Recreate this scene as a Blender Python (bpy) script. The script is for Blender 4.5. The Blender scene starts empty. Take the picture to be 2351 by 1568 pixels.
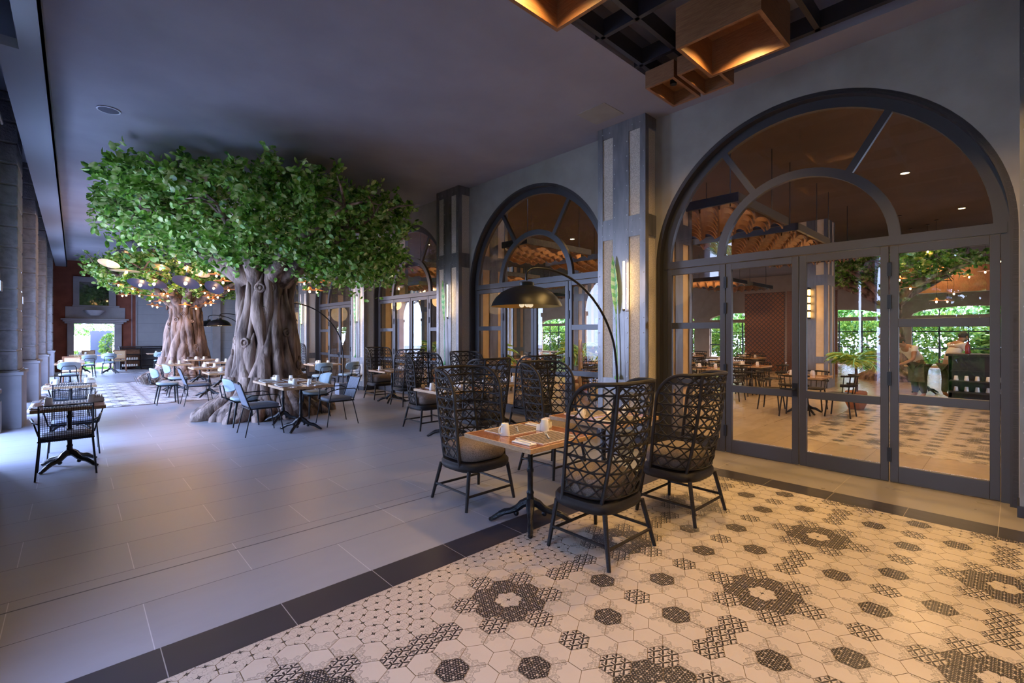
import bpy, math, random
import numpy as np
from mathutils import Vector, Matrix
R = math.radians; PI = math.pi
random.seed(7); rng = np.random.default_rng(11)
sc = bpy.context.scene
COL = sc.collection

# ------------------------------------------------------------------ camera
F, CX, HY, H = 1079.0, 1175.5, 767.0, 1.6          # focal length and horizon in pixels of 2351 x 1568, eye height
TH = math.atan((CX - 170) / F)
DX, DY = math.sin(TH), math.cos(TH)
def at(px, py, D):
    """world point that lies D metres deep along the view"""
    L = D * (px - CX) / F
    return Vector((DX * D + DY * L, DY * D - DX * L, H + (HY - py) / F * D))
def ony(px, py, Y):
    t = (px - CX) / F
    D = Y / (DY - DX * t)
    return at(px, py, D)
cam = bpy.data.cameras.new('camera'); cam.sensor_width = 36; cam.lens = F * 36 / 2351
cam.shift_y = -(784 - HY) / 2351; cam.clip_start = .05; cam.clip_end = 300
camo = bpy.data.objects.new('camera', cam); COL.objects.link(camo)
camo.location = (0, 0, H); camo.rotation_euler = (PI / 2, 0, -TH)
sc.camera = camo

# ------------------------------------------------------------------ sky, exposure
sc.view_settings.view_transform = 'Standard'; sc.view_settings.look = 'None'
sc.view_settings.gamma = 1; sc.view_settings.use_curve_mapping = False
sc.view_settings.exposure = 0.2
w = bpy.data.worlds.new('sky'); sc.world = w; w.use_nodes = True
wn, wl = w.node_tree.nodes, w.node_tree.links
bg = wn['Background']
tc = wn.new('ShaderNodeTexCoord'); sx = wn.new('ShaderNodeSeparateXYZ'); wr = wn.new('ShaderNodeValToRGB')
wl.new(tc.outputs['Generated'], sx.inputs[0]); wl.new(sx.outputs[2], wr.inputs[0]); wl.new(wr.outputs[0], bg.inputs[0])
e = wr.color_ramp.elements
e[0].position = 0.0; e[0].color = (.52, .63, .95, 1); e[1].position = .75; e[1].color = (.30, .46, 1.0, 1)
bg.inputs[1].default_value = 25
def sun(energy, direction, col, angle=3):
    l = bpy.data.lights.new('sun', 'SUN'); l.energy = energy; l.color = col; l.angle = R(angle)
    o = bpy.data.objects.new('sun', l); COL.objects.link(o)
    o.rotation_euler = Vector(direction).to_track_quat('-Z', 'Y').to_euler(); return o
sun(9.0, (-.55, .30, -1.0), (1, .93, .82))
def portal(loc, rot, sx_, sy_):
    l = bpy.data.lights.new('sky_portal', 'AREA'); l.shape = 'RECTANGLE'; l.size = sx_; l.size_y = sy_
    l.cycles.is_portal = True
    o = bpy.data.objects.new('sky_portal', l); COL.objects.link(o); o.location = loc; o.rotation_euler = rot; return o
portal((-1.45, 10, 2.0), (0, -PI / 2, 0), 4.2, 39)
portal((.7, 28.6, 1.0), (-PI / 2, 0, 0), 1.6, 2.2)

# ------------------------------------------------------------------ materials
class X:
    """tiny arithmetic over shader sockets"""
    nt = None
    def __init__(s, k): s.k = k
    @staticmethod
    def m(op, *a):
        n = X.nt.nodes.new('ShaderNodeMath'); n.operation = op
        for i, v in enumerate(a):
            if isinstance(v, X): X.nt.links.new(v.k, n.inputs[i])
            else: n.inputs[i].default_value = v
        return X(n.outputs[0])
    def __add__(s, o): return X.m('ADD', s, o)
    def __radd__(s, o): return X.m('ADD', s, o)
    def __sub__(s, o): return X.m('SUBTRACT', s, o)
    def __rsub__(s, o): return X.m('SUBTRACT', o, s)
    def __mul__(s, o): return X.m('MULTIPLY', s, o)
    def __rmul__(s, o): return X.m('MULTIPLY', s, o)
    def __truediv__(s, o): return X.m('DIVIDE', s, o)
    def __lt__(s, o): return X.m('LESS_THAN', s, o)
    def __gt__(s, o): return X.m('GREATER_THAN', s, o)
    def __pow__(s, o): return X.m('POWER', s, o)
def mx(a, b): return X.m('MAXIMUM', a, b)
def mn(a, b): return X.m('MINIMUM', a, b)
def ab(a): return X.m('ABSOLUTE', a)
def fl(a): return X.m('FLOOR', a)
def fr(a): return X.m('FRACT', a)
def sn(a): return X.m('SINE', a)
def cs(a): return X.m('COSINE', a)
def sq(a): return X.m('SQRT', a)
MATS = {}
def mat(name, col=(.5, .5, .5), rough=.5, metal=0.0, col2=None, nscale=8, bump=0, bscale=60, stretch=(1, 1, 1), spec=None, emit=None, estr=0, coat=0, detail=3, lo=.35, hi=.65):
    m = bpy.data.materials.new(name); m.use_nodes = True; nt = m.node_tree; b = nt.nodes['Principled BSDF']
    b.inputs['Base Color'].default_value = (*col, 1); b.inputs['Roughness'].default_value = rough; b.inputs['Metallic'].default_value = metal
    if spec is not None: b.inputs['Specular IOR Level'].default_value = spec
    if coat: b.inputs['Coat Weight'].default_value = coat
    if emit: b.inputs['Emission Color'].default_value = (*emit, 1); b.inputs['Emission Strength'].default_value = estr
    if col2 or bump:
        tc = nt.nodes.new('ShaderNodeTexCoord'); mp = nt.nodes.new('ShaderNodeMapping'); mp.inputs['Scale'].default_value = stretch
        nt.links.new(tc.outputs['Object'], mp.inputs[0])
    if col2:
        n = nt.nodes.new('ShaderNodeTexNoise'); n.inputs['Scale'].default_value = nscale; n.inputs['Detail'].default_value = detail
        nt.links.new(mp.outputs[0], n.inputs[0])
        r = nt.nodes.new('ShaderNodeValToRGB'); r.color_ramp.elements[0].color = (*col, 1); r.color_ramp.elements[1].color = (*col2, 1)
        r.color_ramp.elements[0].position = lo; r.color_ramp.elements[1].position = hi
        nt.links.new(n.outputs[0], r.inputs[0]); nt.links.new(r.outputs[0], b.inputs['Base Color'])
    if bump:
        n2 = nt.nodes.new('ShaderNodeTexNoise'); n2.inputs['Scale'].default_value = bscale; n2.inputs['Detail'].default_value = 4
        nt.links.new(mp.outputs[0], n2.inputs[0])
        bp = nt.nodes.new('ShaderNodeBump'); bp.inputs['Strength'].default_value = bump; bp.inputs['Distance'].default_value = .02
        nt.links.new(n2.outputs[0], bp.inputs['Height']); nt.links.new(bp.outputs[0], b.inputs['Normal'])
    MATS[name] = m; return m
mat('ceiling_plaster', (.25, .238, .272), .8, col2=(.285, .272, .305), nscale=1.5, bump=.05, bscale=25)
mat('soffit_plaster', (.21, .22, .25), .8)
mat('wall_plaster', (.27, .245, .215), .75, col2=(.31, .285, .25), nscale=3, bump=.08, bscale=30)
mat('indoor_plaster', (.32, .22, .14), .8, col2=(.37, .26, .17), nscale=2)
mat('indoor_ceiling', (.085, .056, .040), .8, col2=(.11, .072, .052), nscale=1)
mat('stucco', (.46, .40, .33), .85, col2=(.62, .55, .46), nscale=70, bump=.5, bscale=90, lo=.42, hi=.58)
mat('cream_panel', (.70, .52, .32), .7, col2=(.78, .60, .39), nscale=6)
mat('steel', (.20, .195, .20), .42, .75, col2=(.26, .25, .25), nscale=4, stretch=(3, 3, .6), bump=.03)
mat('steel_dark', (.045, .045, .055), .4, .5)
mat('rivet', (.45, .44, .44), .35, .8)
mat('frame_grey', (.062, .060, .066), .38, .35)
mat('trim_dark', (.05, .045, .045), .4, .3)
mat('black_iron', (.018, .018, .022), .28, .4, bump=.25, bscale=90)
mat('black_metal', (.012, .013, .018), .35, .3)
mat('rattan', (.009, .007, .007), .38, spec=.35, col2=(.022, .016, .015), nscale=40, bump=.35, bscale=220, stretch=(1, 1, 4))
mat('cushion_tweed', (.10, .075, .06), .95, col2=(.36, .28, .23), nscale=260, bump=.6, bscale=300, lo=.4, hi=.6)
mat('blue_vinyl', (.30, .40, .46), .45, col2=(.34, .44, .50), nscale=5)
mat('grey_pad', (.17, .19, .24), .6, col2=(.22, .24, .29), nscale=90, bump=.2, bscale=200)
mat('white_china', (.82, .80, .76), .22, coat=.3)
mat('napkin', (.80, .78, .75), .8)
mat('cutlery', (.85, .84, .82), .28, .6)
mat('paper', (.78, .66, .52), .9)
mat('cane', (.45, .30, .16), .7, col2=(.56, .40, .23), nscale=120)
mat('brown_wood', (.16, .07, .035), .4, col2=(.26, .12, .06), nscale=9, stretch=(1, 8, 1))
mat('wood_top', (.24, .095, .045), .22, col2=(.36, .16, .08), nscale=5, stretch=(14, 1, 1), coat=.4, detail=6)
mat('wood_edge', (.42, .25, .12), .45, col2=(.55, .35, .19), nscale=12, stretch=(3, 3, 9), bump=.2)
mat('box_wood', (.20, .085, .035), .45, col2=(.29, .135, .06), nscale=6, stretch=(1.5, 1.5, 22), bump=.1, detail=5)
mat('slat_wood', (.27, .13, .065), .55, col2=(.36, .19, .095), nscale=5)
mat('shade_black', (.005, .006, .010), .38, spec=.35)
mat('shade_gold', (.62, .42, .12), .4, .7)
mat('lamp_disc', (.50, .40, .24), .4, .3, col2=(.55, .48, .32), nscale=3)
mat('lamp_disc_dark', (.05, .05, .09), .5, .4)
mat('lamp_disc_copper', (.70, .32, .13), .35, .6)
mat('bulb', (1, .7, .3), emit=(1, .58, .24), estr=45)
mat('bulb_clear', (.8, .75, .6), .15, emit=(1, .8, .5), estr=.6)
mat('tube_light', (1, .8, .5), emit=(1, .72, .36), estr=16)
mat('lantern_glow', (1, .7, .3), emit=(1, .55, .15), estr=9)
mat('downlight_glow', (1, .8, .5), emit=(1, .72, .38), estr=40)
mat('bark', (.065, .036, .026), .75, col2=(.43, .30, .24), nscale=3.0, stretch=(2.2, 2.2, .55), bump=1.0, bscale=12, detail=7)
mat('leaf_art', (.10, .42, .16), .5, col2=(.30, .62, .32), nscale=14)
mat('leaf_art_pale', (.42, .66, .42), .5)
mat('stone', (.20, .195, .20), .9, col2=(.30, .29, .30), nscale=9, bump=1.0, bscale=22, lo=.3, hi=.7)
mat('stone_smooth', (.30, .29, .30), .8, col2=(.36, .35, .36), nscale=3, bump=.15, bscale=30)
mat('stone_lilac', (.23, .22, .235), .8, col2=(.29, .28, .295), nscale=2, bump=.15, bscale=20)
mat('red_plaster', (.15, .042, .022), .85, col2=(.21, .065, .038), nscale=2.5, bump=.2, bscale=12)
mat('grey_panel', (.24, .245, .27), .8, col2=(.28, .285, .31), nscale=2)
mat('grout', (.19, .13, .07), .8)
mat('grille', (.09, .09, .12), .7, .3)
mat('white_rim', (.55, .55, .60), .5)
mat('tile_dark', (.030, .026, .034), .38, col2=(.042, .037, .045), nscale=5, spec=.35)
mat('grass', (.06, .16, .02), .9, col2=(.16, .30, .05), nscale=6)
mat('paving', (.55, .52, .46), .9)
mat('garden_panel', (.16, .20, .30), .8)
mat('skin', (.34, .17, .10), .6)
mat('shirt', (.72, .66, .55), .9)
mat('apron', (.10, .085, .07), .9)
mat('hair', (.05, .04, .035), .8)
mat('terracotta', (.36, .14, .06), .8)
mat('bottle', (.25, .03, .03), .2)
def leafmat(name, a, b, c):
    m = bpy.data.materials.new(name); m.use_nodes = True; nt = m.node_tree; nd = nt.nodes; L = nt.links
    bs = nd['Principled BSDF']; bs.inputs['Roughness'].default_value = .42
    tc = nd.new('ShaderNodeTexCoord'); n = nd.new('ShaderNodeTexNoise'); n.inputs['Scale'].default_value = 7; n.inputs['Detail'].default_value = 2
    L.new(tc.outputs['Object'], n.inputs[0]); r = nd.new('ShaderNodeValToRGB'); L.new(n.outputs[0], r.inputs[0])
    r.color_ramp.elements[0].color = (*a, 1); r.color_ramp.elements[0].position = .34
    r.color_ramp.elements[1].color = (*c, 1); r.color_ramp.elements[1].position = .68
    x = r.color_ramp.elements.new(.5); x.color = (*b, 1)
    L.new(r.outputs[0], bs.inputs['Base Color'])
    tr = nd.new('ShaderNodeBsdfTranslucent'); L.new(r.outputs[0], tr.inputs[0]); ms = nd.new('ShaderNodeMixShader'); ms.inputs[0].default_value = .22
    L.new(bs.outputs[0], ms.inputs[1]); L.new(tr.outputs[0], ms.inputs[2]); L.new(ms.outputs[0], nd['Material Output'].inputs[0])
    MATS[name] = m
leafmat('ficus_leaf', (.022, .10, .012), (.19, .43, .04), (.72, .78, .36))  # leaf tints, pale and dark ends stretched to imitate highlights and shaded gaps
leafmat('palm_leaf', (.04, .15, .02), (.20, .36, .05), (.50, .55, .10))
leafmat('dry_plant', (.12, .10, .09), (.22, .18, .15), (.34, .30, .26))
def glassmat():
    m = bpy.data.materials.new('window_glass'); m.use_nodes = True; nt = m.node_tree; nd = nt.nodes; L = nt.links
    nd.remove(nd['Principled BSDF'])
    tr = nd.new('ShaderNodeBsdfTransparent'); tr.inputs[0].default_value = (.93, .92, .90, 1)
    gl = nd.new('ShaderNodeBsdfGlossy'); gl.inputs['Roughness'].default_value = 0.0; gl.inputs[0].default_value = (1, 1, 1, 1)
    f = nd.new('ShaderNodeFresnel'); f.inputs[0].default_value = 1.5
    g = nd.new('ShaderNodeNewGeometry'); iv = nd.new('ShaderNodeMath'); iv.operation = 'SUBTRACT'; iv.inputs[0].default_value = 1; L.new(g.outputs['Backfacing'], iv.inputs[1])
    mu = nd.new('ShaderNodeMath'); mu.operation = 'MULTIPLY'; L.new(f.outputs[0], mu.inputs[0]); L.new(iv.outputs[0], mu.inputs[1])
    ms = nd.new('ShaderNodeMixShader'); L.new(mu.outputs[0], ms.inputs[0]); L.new(tr.outputs[0], ms.inputs[1]); L.new(gl.outputs[0], ms.inputs[2])
    L.new(ms.outputs[0], nd['Material Output'].inputs[0]); MATS['window_glass'] = m
glassmat()
def mixc(nt, fac, a, b):
    n = nt.nodes.new('ShaderNodeMix'); n.data_type = 'RGBA'
    if isinstance(fac, X): nt.links.new(fac.k, n.inputs[0])
    else: n.inputs[0].default_value = fac
    for i, v in ((6, a), (7, b)):
        if isinstance(v, tuple): n.inputs[i].default_value = (*v, 1)
        else: nt.links.new(v, n.inputs[i])
    return n.outputs[2]
def newmat(name, rough, spec=.5):
    m = bpy.data.materials.new(name); m.use_nodes = True; nt = m.node_tree; X.nt = nt
    b = nt.nodes['Principled BSDF']; b.inputs['Roughness'].default_value = rough; b.inputs['Specular IOR Level'].default_value = spec
    MATS[name] = m; return m, nt, b
def objxy(nt):
    tc = nt.nodes.new('ShaderNodeTexCoord'); s = nt.nodes.new('ShaderNodeSeparateXYZ'); nt.links.new(tc.outputs['Object'], s.inputs[0])
    return X(s.outputs[0]), X(s.outputs[1]), X(s.outputs[2]), tc
def noise(nt, tc, scale, detail=3, stretch=None):
    n = nt.nodes.new('ShaderNodeTexNoise'); n.inputs['Scale'].default_value = scale; n.inputs['Detail'].default_value = detail
    src = tc.outputs['Object']
    if stretch:
        mp = nt.nodes.new('ShaderNodeMapping'); mp.inputs['Scale'].default_value = stretch; nt.links.new(src, mp.inputs[0]); src = mp.outputs[0]
    nt.links.new(src, n.inputs[0]); return X(n.outputs[0])
def plankmat(name, ca, cb, wx, wy, ox, oy, dark, light, swap=False, extra=None, rough=.36, offs=.5):
    m, nt, b = newmat(name, rough); x, y, z, tc = objxy(nt)
    if swap: x, y = y, x
    r = (y - oy) / wy; row = fl(r); fy = fr(r)
    fx = fr((x - ox) / wx + row * offs)
    dl = mx(fy < .0028 / wy, fy > 1 - .0028 / wy)
    if extra is not None: dl = mx(dl, ab(y - extra) < .007)
    wl_ = mx(fx < .0022 / wx, fx > 1 - .0022 / wx)
    h = sn(fl((x - ox) / wx + row * offs) * 12.9 + row * 78.2) * 43.7; tone = fr(h)
    n = noise(nt, tc, 3.2, 5, (1, 2.2, 1) if not swap else (2.2, 1, 1))
    base = mixc(nt, n * .7 + tone * .3, ca, cb)
    c = mixc(nt, wl_, base, light); c = mixc(nt, dl, c, dark)
    nt.links.new(c, b.inputs['Base Color'])
    rr = n * .16 + (rough - .08); nt.links.new(rr.k, b.inputs['Roughness'])
plankmat('floor_planks', (.25, .25, .275), (.33, .33, .355), 1.17, .56, .30, 2.975, (.045, .045, .06), (.50, .50, .53), extra=3.951)
plankmat('threshold_tiles', (.20, .17, .14), (.30, .26, .22), 1.17, .80, .10, 5.62, (.05, .05, .05), (.45, .38, .30), swap=True, rough=.3)
plankmat('border_tiles', (.030, .026, .034), (.045, .040, .048), .577, 30, .322, -20, (.03, .03, .03), (.30, .28, .27), rough=.35)
plankmat('border_tiles_side', (.028, .024, .030), (.040, .035, .040), .577, 30, .10, -20, (.03, .03, .03), (.30, .26, .20), swap=True, rough=.35)
plankmat('indoor_floor', (.36, .28, .20), (.46, .37, .28), 1.17, .56, .1, .2, (.24, .18, .12), (.30, .23, .16), rough=.22)
CREAM, INK = (.50, .42, .335), (.028, .024, .024)
def uvxy(nt):
    tc = nt.nodes.new('ShaderNodeTexCoord'); s = nt.nodes.new('ShaderNodeSeparateXYZ'); nt.links.new(tc.outputs['UV'], s.inputs[0])
    return X(s.outputs[0]) - 0.5, X(s.outputs[1]) - 0.5, tc
def lattice(u, v, a, f):
    """min of f over the two nested rectangular grids of a triangular lattice of pitch a"""
    b = a * math.sqrt(3); out = None
    for ou, ov in ((0, 0), (.5, .5)):
        p = (fr(u / a + (ou + .5 + 40)) - .5) * a; q = (fr(v / b + (ov + .5 + 40)) - .5) * b
        r = f(p, q); out = r if out is None else mx(out, r)
    return out
def hexmats(pre, cream, rough):
    def base(nt, tc):
        n = noise(nt, tc, 3.0, 3); return mixc(nt, n, tuple(c * .92 for c in cream), tuple(min(1, c * 1.08) for c in cream))
    # plain tile with a scroll border hugging one side
    m, nt, b = newmat(pre + 'scroll', rough); u, v, tc = uvxy(nt)
    vo = nt.nodes.new('ShaderNodeTexVoronoi'); vo.voronoi_dimensions = '2D'; vo.inputs['Scale'].default_value = 9.5; vo.inputs['Randomness'].default_value = .45
    nt.links.new(tc.outputs['UV'], vo.inputs['Vector']); d = X(vo.outputs['Distance'])
    e = u - (ab(v) * -.42 + .26) - sn(ab(v) * 25.0) * .05
    ring = mx(ab(d - .36) < .05, ab(d - .14) < .04) * (e > 0)
    ink = mx(ring, ab(e) < .008)
    nt.links.new(mixc(nt, ink * .62, base(nt, tc), INK), b.inputs['Base Color'])
    # dark tile
    m, nt, b = newmat(pre + 'dark', rough); u, v, tc = uvxy(nt)
    k = 2 * PI / .125
    g = cs(u * k) * cs(v * k * 1.0) ; p = sn(u * k * .5 + v * k * .866 * .5) * sn(u * k * .5 - v * k * .866 * .5) * sn(v * k * .5)
    dots = lattice(u, v, .105, lambda p_, q_: (p_ * p_ + q_ * q_) < .00030)
    cross = mn(ab(sn(u * k * .5)), ab(sn(v * k * .5))) < .06
    star = lattice(u, v, .34, lambda p_, q_: (sq(ab(p_)) + sq(ab(q_))) < .30)
    cre = mx(dots, mx(cross * (g > .05), star))
    nt.links.new(mixc(nt, cre, INK, base(nt, tc)), b.inputs['Base Color'])
    # three-armed figures
    m, nt, b = newmat(pre + 'fans', rough); u, v, tc = uvxy(nt)
    def arm(rr, s):
        def f(p, q):
            r = sq(p * p + q * q); th = X.m('ARCTAN2', q, p) * 3.0
            return r * (1.0 - cs(th) * (.80 * s)) < rr
        return f
    blk = lattice(u, v, .335, arm(.058, 1)); gry = lattice(u - .168, v + .097, .335, arm(.042, -.62))
    th_ = lattice(u, v, .335, lambda p, q: ab(sq(p * p + q * q) - .172) < .006)
    c = mixc(nt, mx(gry, th_) * .75, base(nt, tc), (.12, .10, .10)); nt.links.new(mixc(nt, blk, c, INK), b.inputs['Base Color'])
    # small four-pointed stars and fine scrolls
    m, nt, b = newmat(pre + 'stars', rough); u, v, tc = uvxy(nt)
    st = lattice(u, v, .5, lambda p, q: (sq(ab(p)) + sq(ab(q))) < .40); hole = lattice(u, v, .5, lambda p, q: (ab(p) + ab(q)) < .016)
    vo = nt.nodes.new('ShaderNodeTexVoronoi'); vo.voronoi_dimensions = '2D'; vo.inputs['Scale'].default_value = 5; nt.links.new(tc.outputs['UV'], vo.inputs['Vector'])
    d = X(vo.outputs['Distance']); ln = mx(ab(d - .32) < .022, ab(v) < .005)
    c = mixc(nt, ln * .6, base(nt, tc), INK); nt.links.new(mixc(nt, st * (1 - hole) * .95, c, INK), b.inputs['Base Color'])
hexmats('hex_', CREAM, .30)
hexmats('pale_hex_', (.62, .60, .60), .34)
def brickish(name, ca, cb, h, dark):
    m, nt, b = newmat(name, .85); x, y, z, tc = objxy(nt)
    l = fr(z / h) < .02
    nt.links.new(mixc(nt, l, mixc(nt, noise(nt, tc, 4, 4), ca, cb), dark), b.inputs['Base Color'])
brickish('stone_courses', (.24, .245, .265), (.30, .305, .325), .42, (.16, .16, .18))
def matstripe():
    m, nt, b = newmat('placemat', .9); x, y, z, tc = objxy(nt)
    s = sn(x * (2 * PI / .030)) > -.5
    nt.links.new(mixc(nt, s, (.48, .38, .28), (.045, .034, .03)), b.inputs['Base Color'])
matstripe()
def latticemat():
    m, nt, b = newmat('screen_lattice', .7); x, y, z, tc = objxy(nt)
    a = mn(ab(sn(y * 17 + z * 17)), ab(sn(y * 17 - z * 17))) < .32
    nt.links.new(mixc(nt, a, (.22, .085, .035), (.05, .035, .03)), b.inputs['Base Color'])
latticemat()

# ------------------------------------------------------------------ mesh helpers
class MB:
    def __init__(s): s.v = []; s.f = []; s.m = []; s.uv = None
    def add(s, vs, fs, mi=0):
        n = len(s.v); s.v += [tuple(p) for p in vs]; s.f += [tuple(i + n for i in f) for f in fs]; s.m += [mi] * len(fs); return s
    def box(s, c, d, mi=0, rz=0, M=None):
        x, y, z = d[0] / 2, d[1] / 2, d[2] / 2
        p = [(-x, -y, -z), (x, -y, -z), (x, y, -z), (-x, y, -z), (-x, -y, z), (x, -y, z), (x, y, z), (-x, y, z)]
        if M is None: M = Matrix.Rotation(rz, 4, 'Z')
        p = [Vector(c) + (M @ Vector(q)) for q in p]
        return s.add(p, [(0, 3, 2, 1), (4, 5, 6, 7), (0, 1, 5, 4), (1, 2, 6, 5), (2, 3, 7, 6), (3, 0, 4, 7)], mi)
    def bb(s, x0, x1, y0, y1, z0, z1, mi=0):
        return s.box(((x0 + x1) / 2, (y0 + y1) / 2, (z0 + z1) / 2), (x1 - x0, y1 - y0, z1 - z0), mi)
    def tube(s, pts, r, n=6, closed=False, mi=0, flat=1.0):
        P = [Vector(p) for p in pts]; N = len(P)
        if N < 2: return s
        rr = r if isinstance(r, (list, tuple)) else [r] * N
        def tg(i):
            a = P[(i - 1) % N] if closed or i > 0 else P[i]; b = P[(i + 1) % N] if closed or i < N - 1 else P[i]
            t = b - a; return t.normalized() if t.length > 1e-9 else Vector((0, 0, 1))
        t0 = tg(0); up = Vector((0, 0, 1)) if abs(t0.z) < .9 else Vector((1, 0, 0))
        nrm = (up - t0 * up.dot(t0)).normalized(); vs = []
        for i in range(N):
            t = tg(i); nrm = nrm - t * nrm.dot(t)
            nrm = nrm.normalized() if nrm.length > 1e-6 else t.orthogonal().normalized()
            b = t.cross(nrm)
            for k in range(n):
                a = 2 * PI * k / n; vs.append(P[i] + nrm * (math.cos(a) * rr[i]) + b * (math.sin(a) * rr[i] * flat))
        fs = []
        for i in range(N if closed else N - 1):
            j = (i + 1) % N
            for k in range(n): fs.append((i * n + k, i * n + (k + 1) % n, j * n + (k + 1) % n, j * n + k))
        if not closed: fs += [tuple(range(n - 1, -1, -1)), tuple((N - 1) * n + k for k in range(n))]
        return s.add(vs, fs, mi)
    def lathe(s, prof, c=(0, 0, 0), n=20, mi=0, M=None, cap=True):
        vs = []; c = Vector(c)
        for r, z in prof:
            for k in range(n):
                a = 2 * PI * k / n; p = Vector((r * math.cos(a), r * math.sin(a), z))
                if M is not None: p = M @ p
                vs.append(c + p)
        fs = [(i * n + k, i * n + (k + 1) % n, (i + 1) * n + (k + 1) % n, (i + 1) * n + k) for i in range(len(prof) - 1) for k in range(n)]
        if cap: fs += [tuple(range(n - 1, -1, -1)), tuple((len(prof) - 1) * n + k for k in range(n))]
        return s.add(vs, fs, mi)
    def ball(s, c, r, n=10, mi=0):
        rr = r if isinstance(r, (tuple, list)) else (r, r, r); vs = []; c = Vector(c); m = n // 2 + 1
        for i in range(m + 1):
            t = PI * i / m
            for k in range(n):
                a = 2 * PI * k / n; vs.append(c + Vector((rr[0] * math.sin(t) * math.cos(a), rr[1] * math.sin(t) * math.sin(a), rr[2] * math.cos(t))))
        return s.add(vs, [(i * n + k, (i + 1) * n + k, (i + 1) * n + (k + 1) % n, i * n + (k + 1) % n) for i in range(m) for k in range(n)], mi)
    def prism(s, poly, h0, h1, axis='z', mi=0):
        n = len(poly)
        def P(a, b, h): return {'z': (a, b, h), 'x': (h, a, b), 'y': (a, h, b)}[axis]
        vs = [P(a, b, h0) for a, b in poly] + [P(a, b, h1) for a, b in poly]
        return s.add(vs, [tuple(range(n - 1, -1, -1)), tuple(range(n, 2 * n))] + [(i, (i + 1) % n, n + (i + 1) % n, n + i) for i in range(n)], mi)
    def ring(s, r0, r1, a0, a1, x0, x1, c=(0, 0), n=32, mi=0):
        """flat arched bar in the YZ plane between radii r0..r1, thick from x0 to x1"""
        for i in range(n):
            A, B = a0 + (a1 - a0) * i / n, a0 + (a1 - a0) * (i + 1) / n
            q = [(c[0] + r * math.cos(t), c[1] + r * math.sin(t)) for r, t in ((r0, A), (r1, A), (r1, B), (r0, B))]
            s.prism(q, x0, x1, 'x', mi)
        return s
    def grid(s, fn, nu, nv, wrap=False, mi=0):
        vs = [fn(i / nu, j / nv) for j in range(nv + 1) for i in range(nu + (0 if wrap else 1))]; w_ = nu if wrap else nu + 1
        return s.add(vs, [(j * w_ + i, j * w_ + (i + 1) % w_, (j + 1) * w_ + (i + 1) % w_, (j + 1) * w_ + i) for j in range(nv) for i in range(nu)], mi)
    def build(s, name, mats, parent=None, smooth=True, bevel=0, loc=None, sub=0, ang=40):
        me = bpy.data.meshes.new(name); me.from_pydata(s.v, [], s.f); me.update()
        ms = mats if isinstance(mats, (list, tuple)) else [mats]
        for q in ms: me.materials.append(MATS[q])
        if len(ms) > 1: me.polygons.foreach_set('material_index', s.m)
        if s.uv is not None:
            ul = me.uv_layers.new(name='UVMap'); ul.data.foreach_set('uv', s.uv)
        if smooth:
            me.polygons.foreach_set('use_smooth', [True] * len(me.polygons)); me.set_sharp_from_angle(angle=R(ang))
        o = bpy.data.objects.new(name, me); COL.objects.link(o)
        if parent: o.parent = parent
        if loc: o.location = loc
        if bevel:
            b = o.modifiers.new('bevel', 'BEVEL'); b.width = bevel; b.segments = 2; b.limit_method = 'ANGLE'
        if sub:
            b = o.modifiers.new('subd', 'SUBSURF'); b.levels = sub; b.render_levels = sub
        return o
def tag(o, label=None, cat=None, group=None, kind=None):
    if label: o['label'] = label
    if cat: o['category'] = cat
    if group: o['group'] = group
    if kind: o['kind'] = kind
    return o
def thing(name, label, cat, loc=(0, 0, 0), rz=0, group=None):
    o = bpy.data.objects.new(name, None); COL.objects.link(o); o.empty_display_size = .1
    o.location = loc; o.rotation_euler = (0, 0, rz); return tag(o, label, cat, group)
def struct(name, loc=(0, 0, 0)):
    o = bpy.data.objects.new(name, None); COL.objects.link(o); o.location = loc; o['kind'] = 'structure'; return o
KIDS = {}
def copy_tree(o, parent=None):
    c = o.copy(); COL.objects.link(c)
    if parent is not None: c.parent = parent
    for ch in list(o.children): copy_tree(ch, c)
    return c
USED = set()
def place(proto, loc, rz, label, group=None, s=None):
    if id(proto) not in USED: USED.add(id(proto)); o = proto
    else: o = copy_tree(proto)
    o.location = loc; o.rotation_euler = (0, 0, rz); o['label'] = label
    if group: o['group'] = group
    if s: o.scale = (s, s, s)
    return o
def S(mb, name, mats, **k):
    o = mb.build(name, mats, **k); o['kind'] = 'structure'; return o

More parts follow.
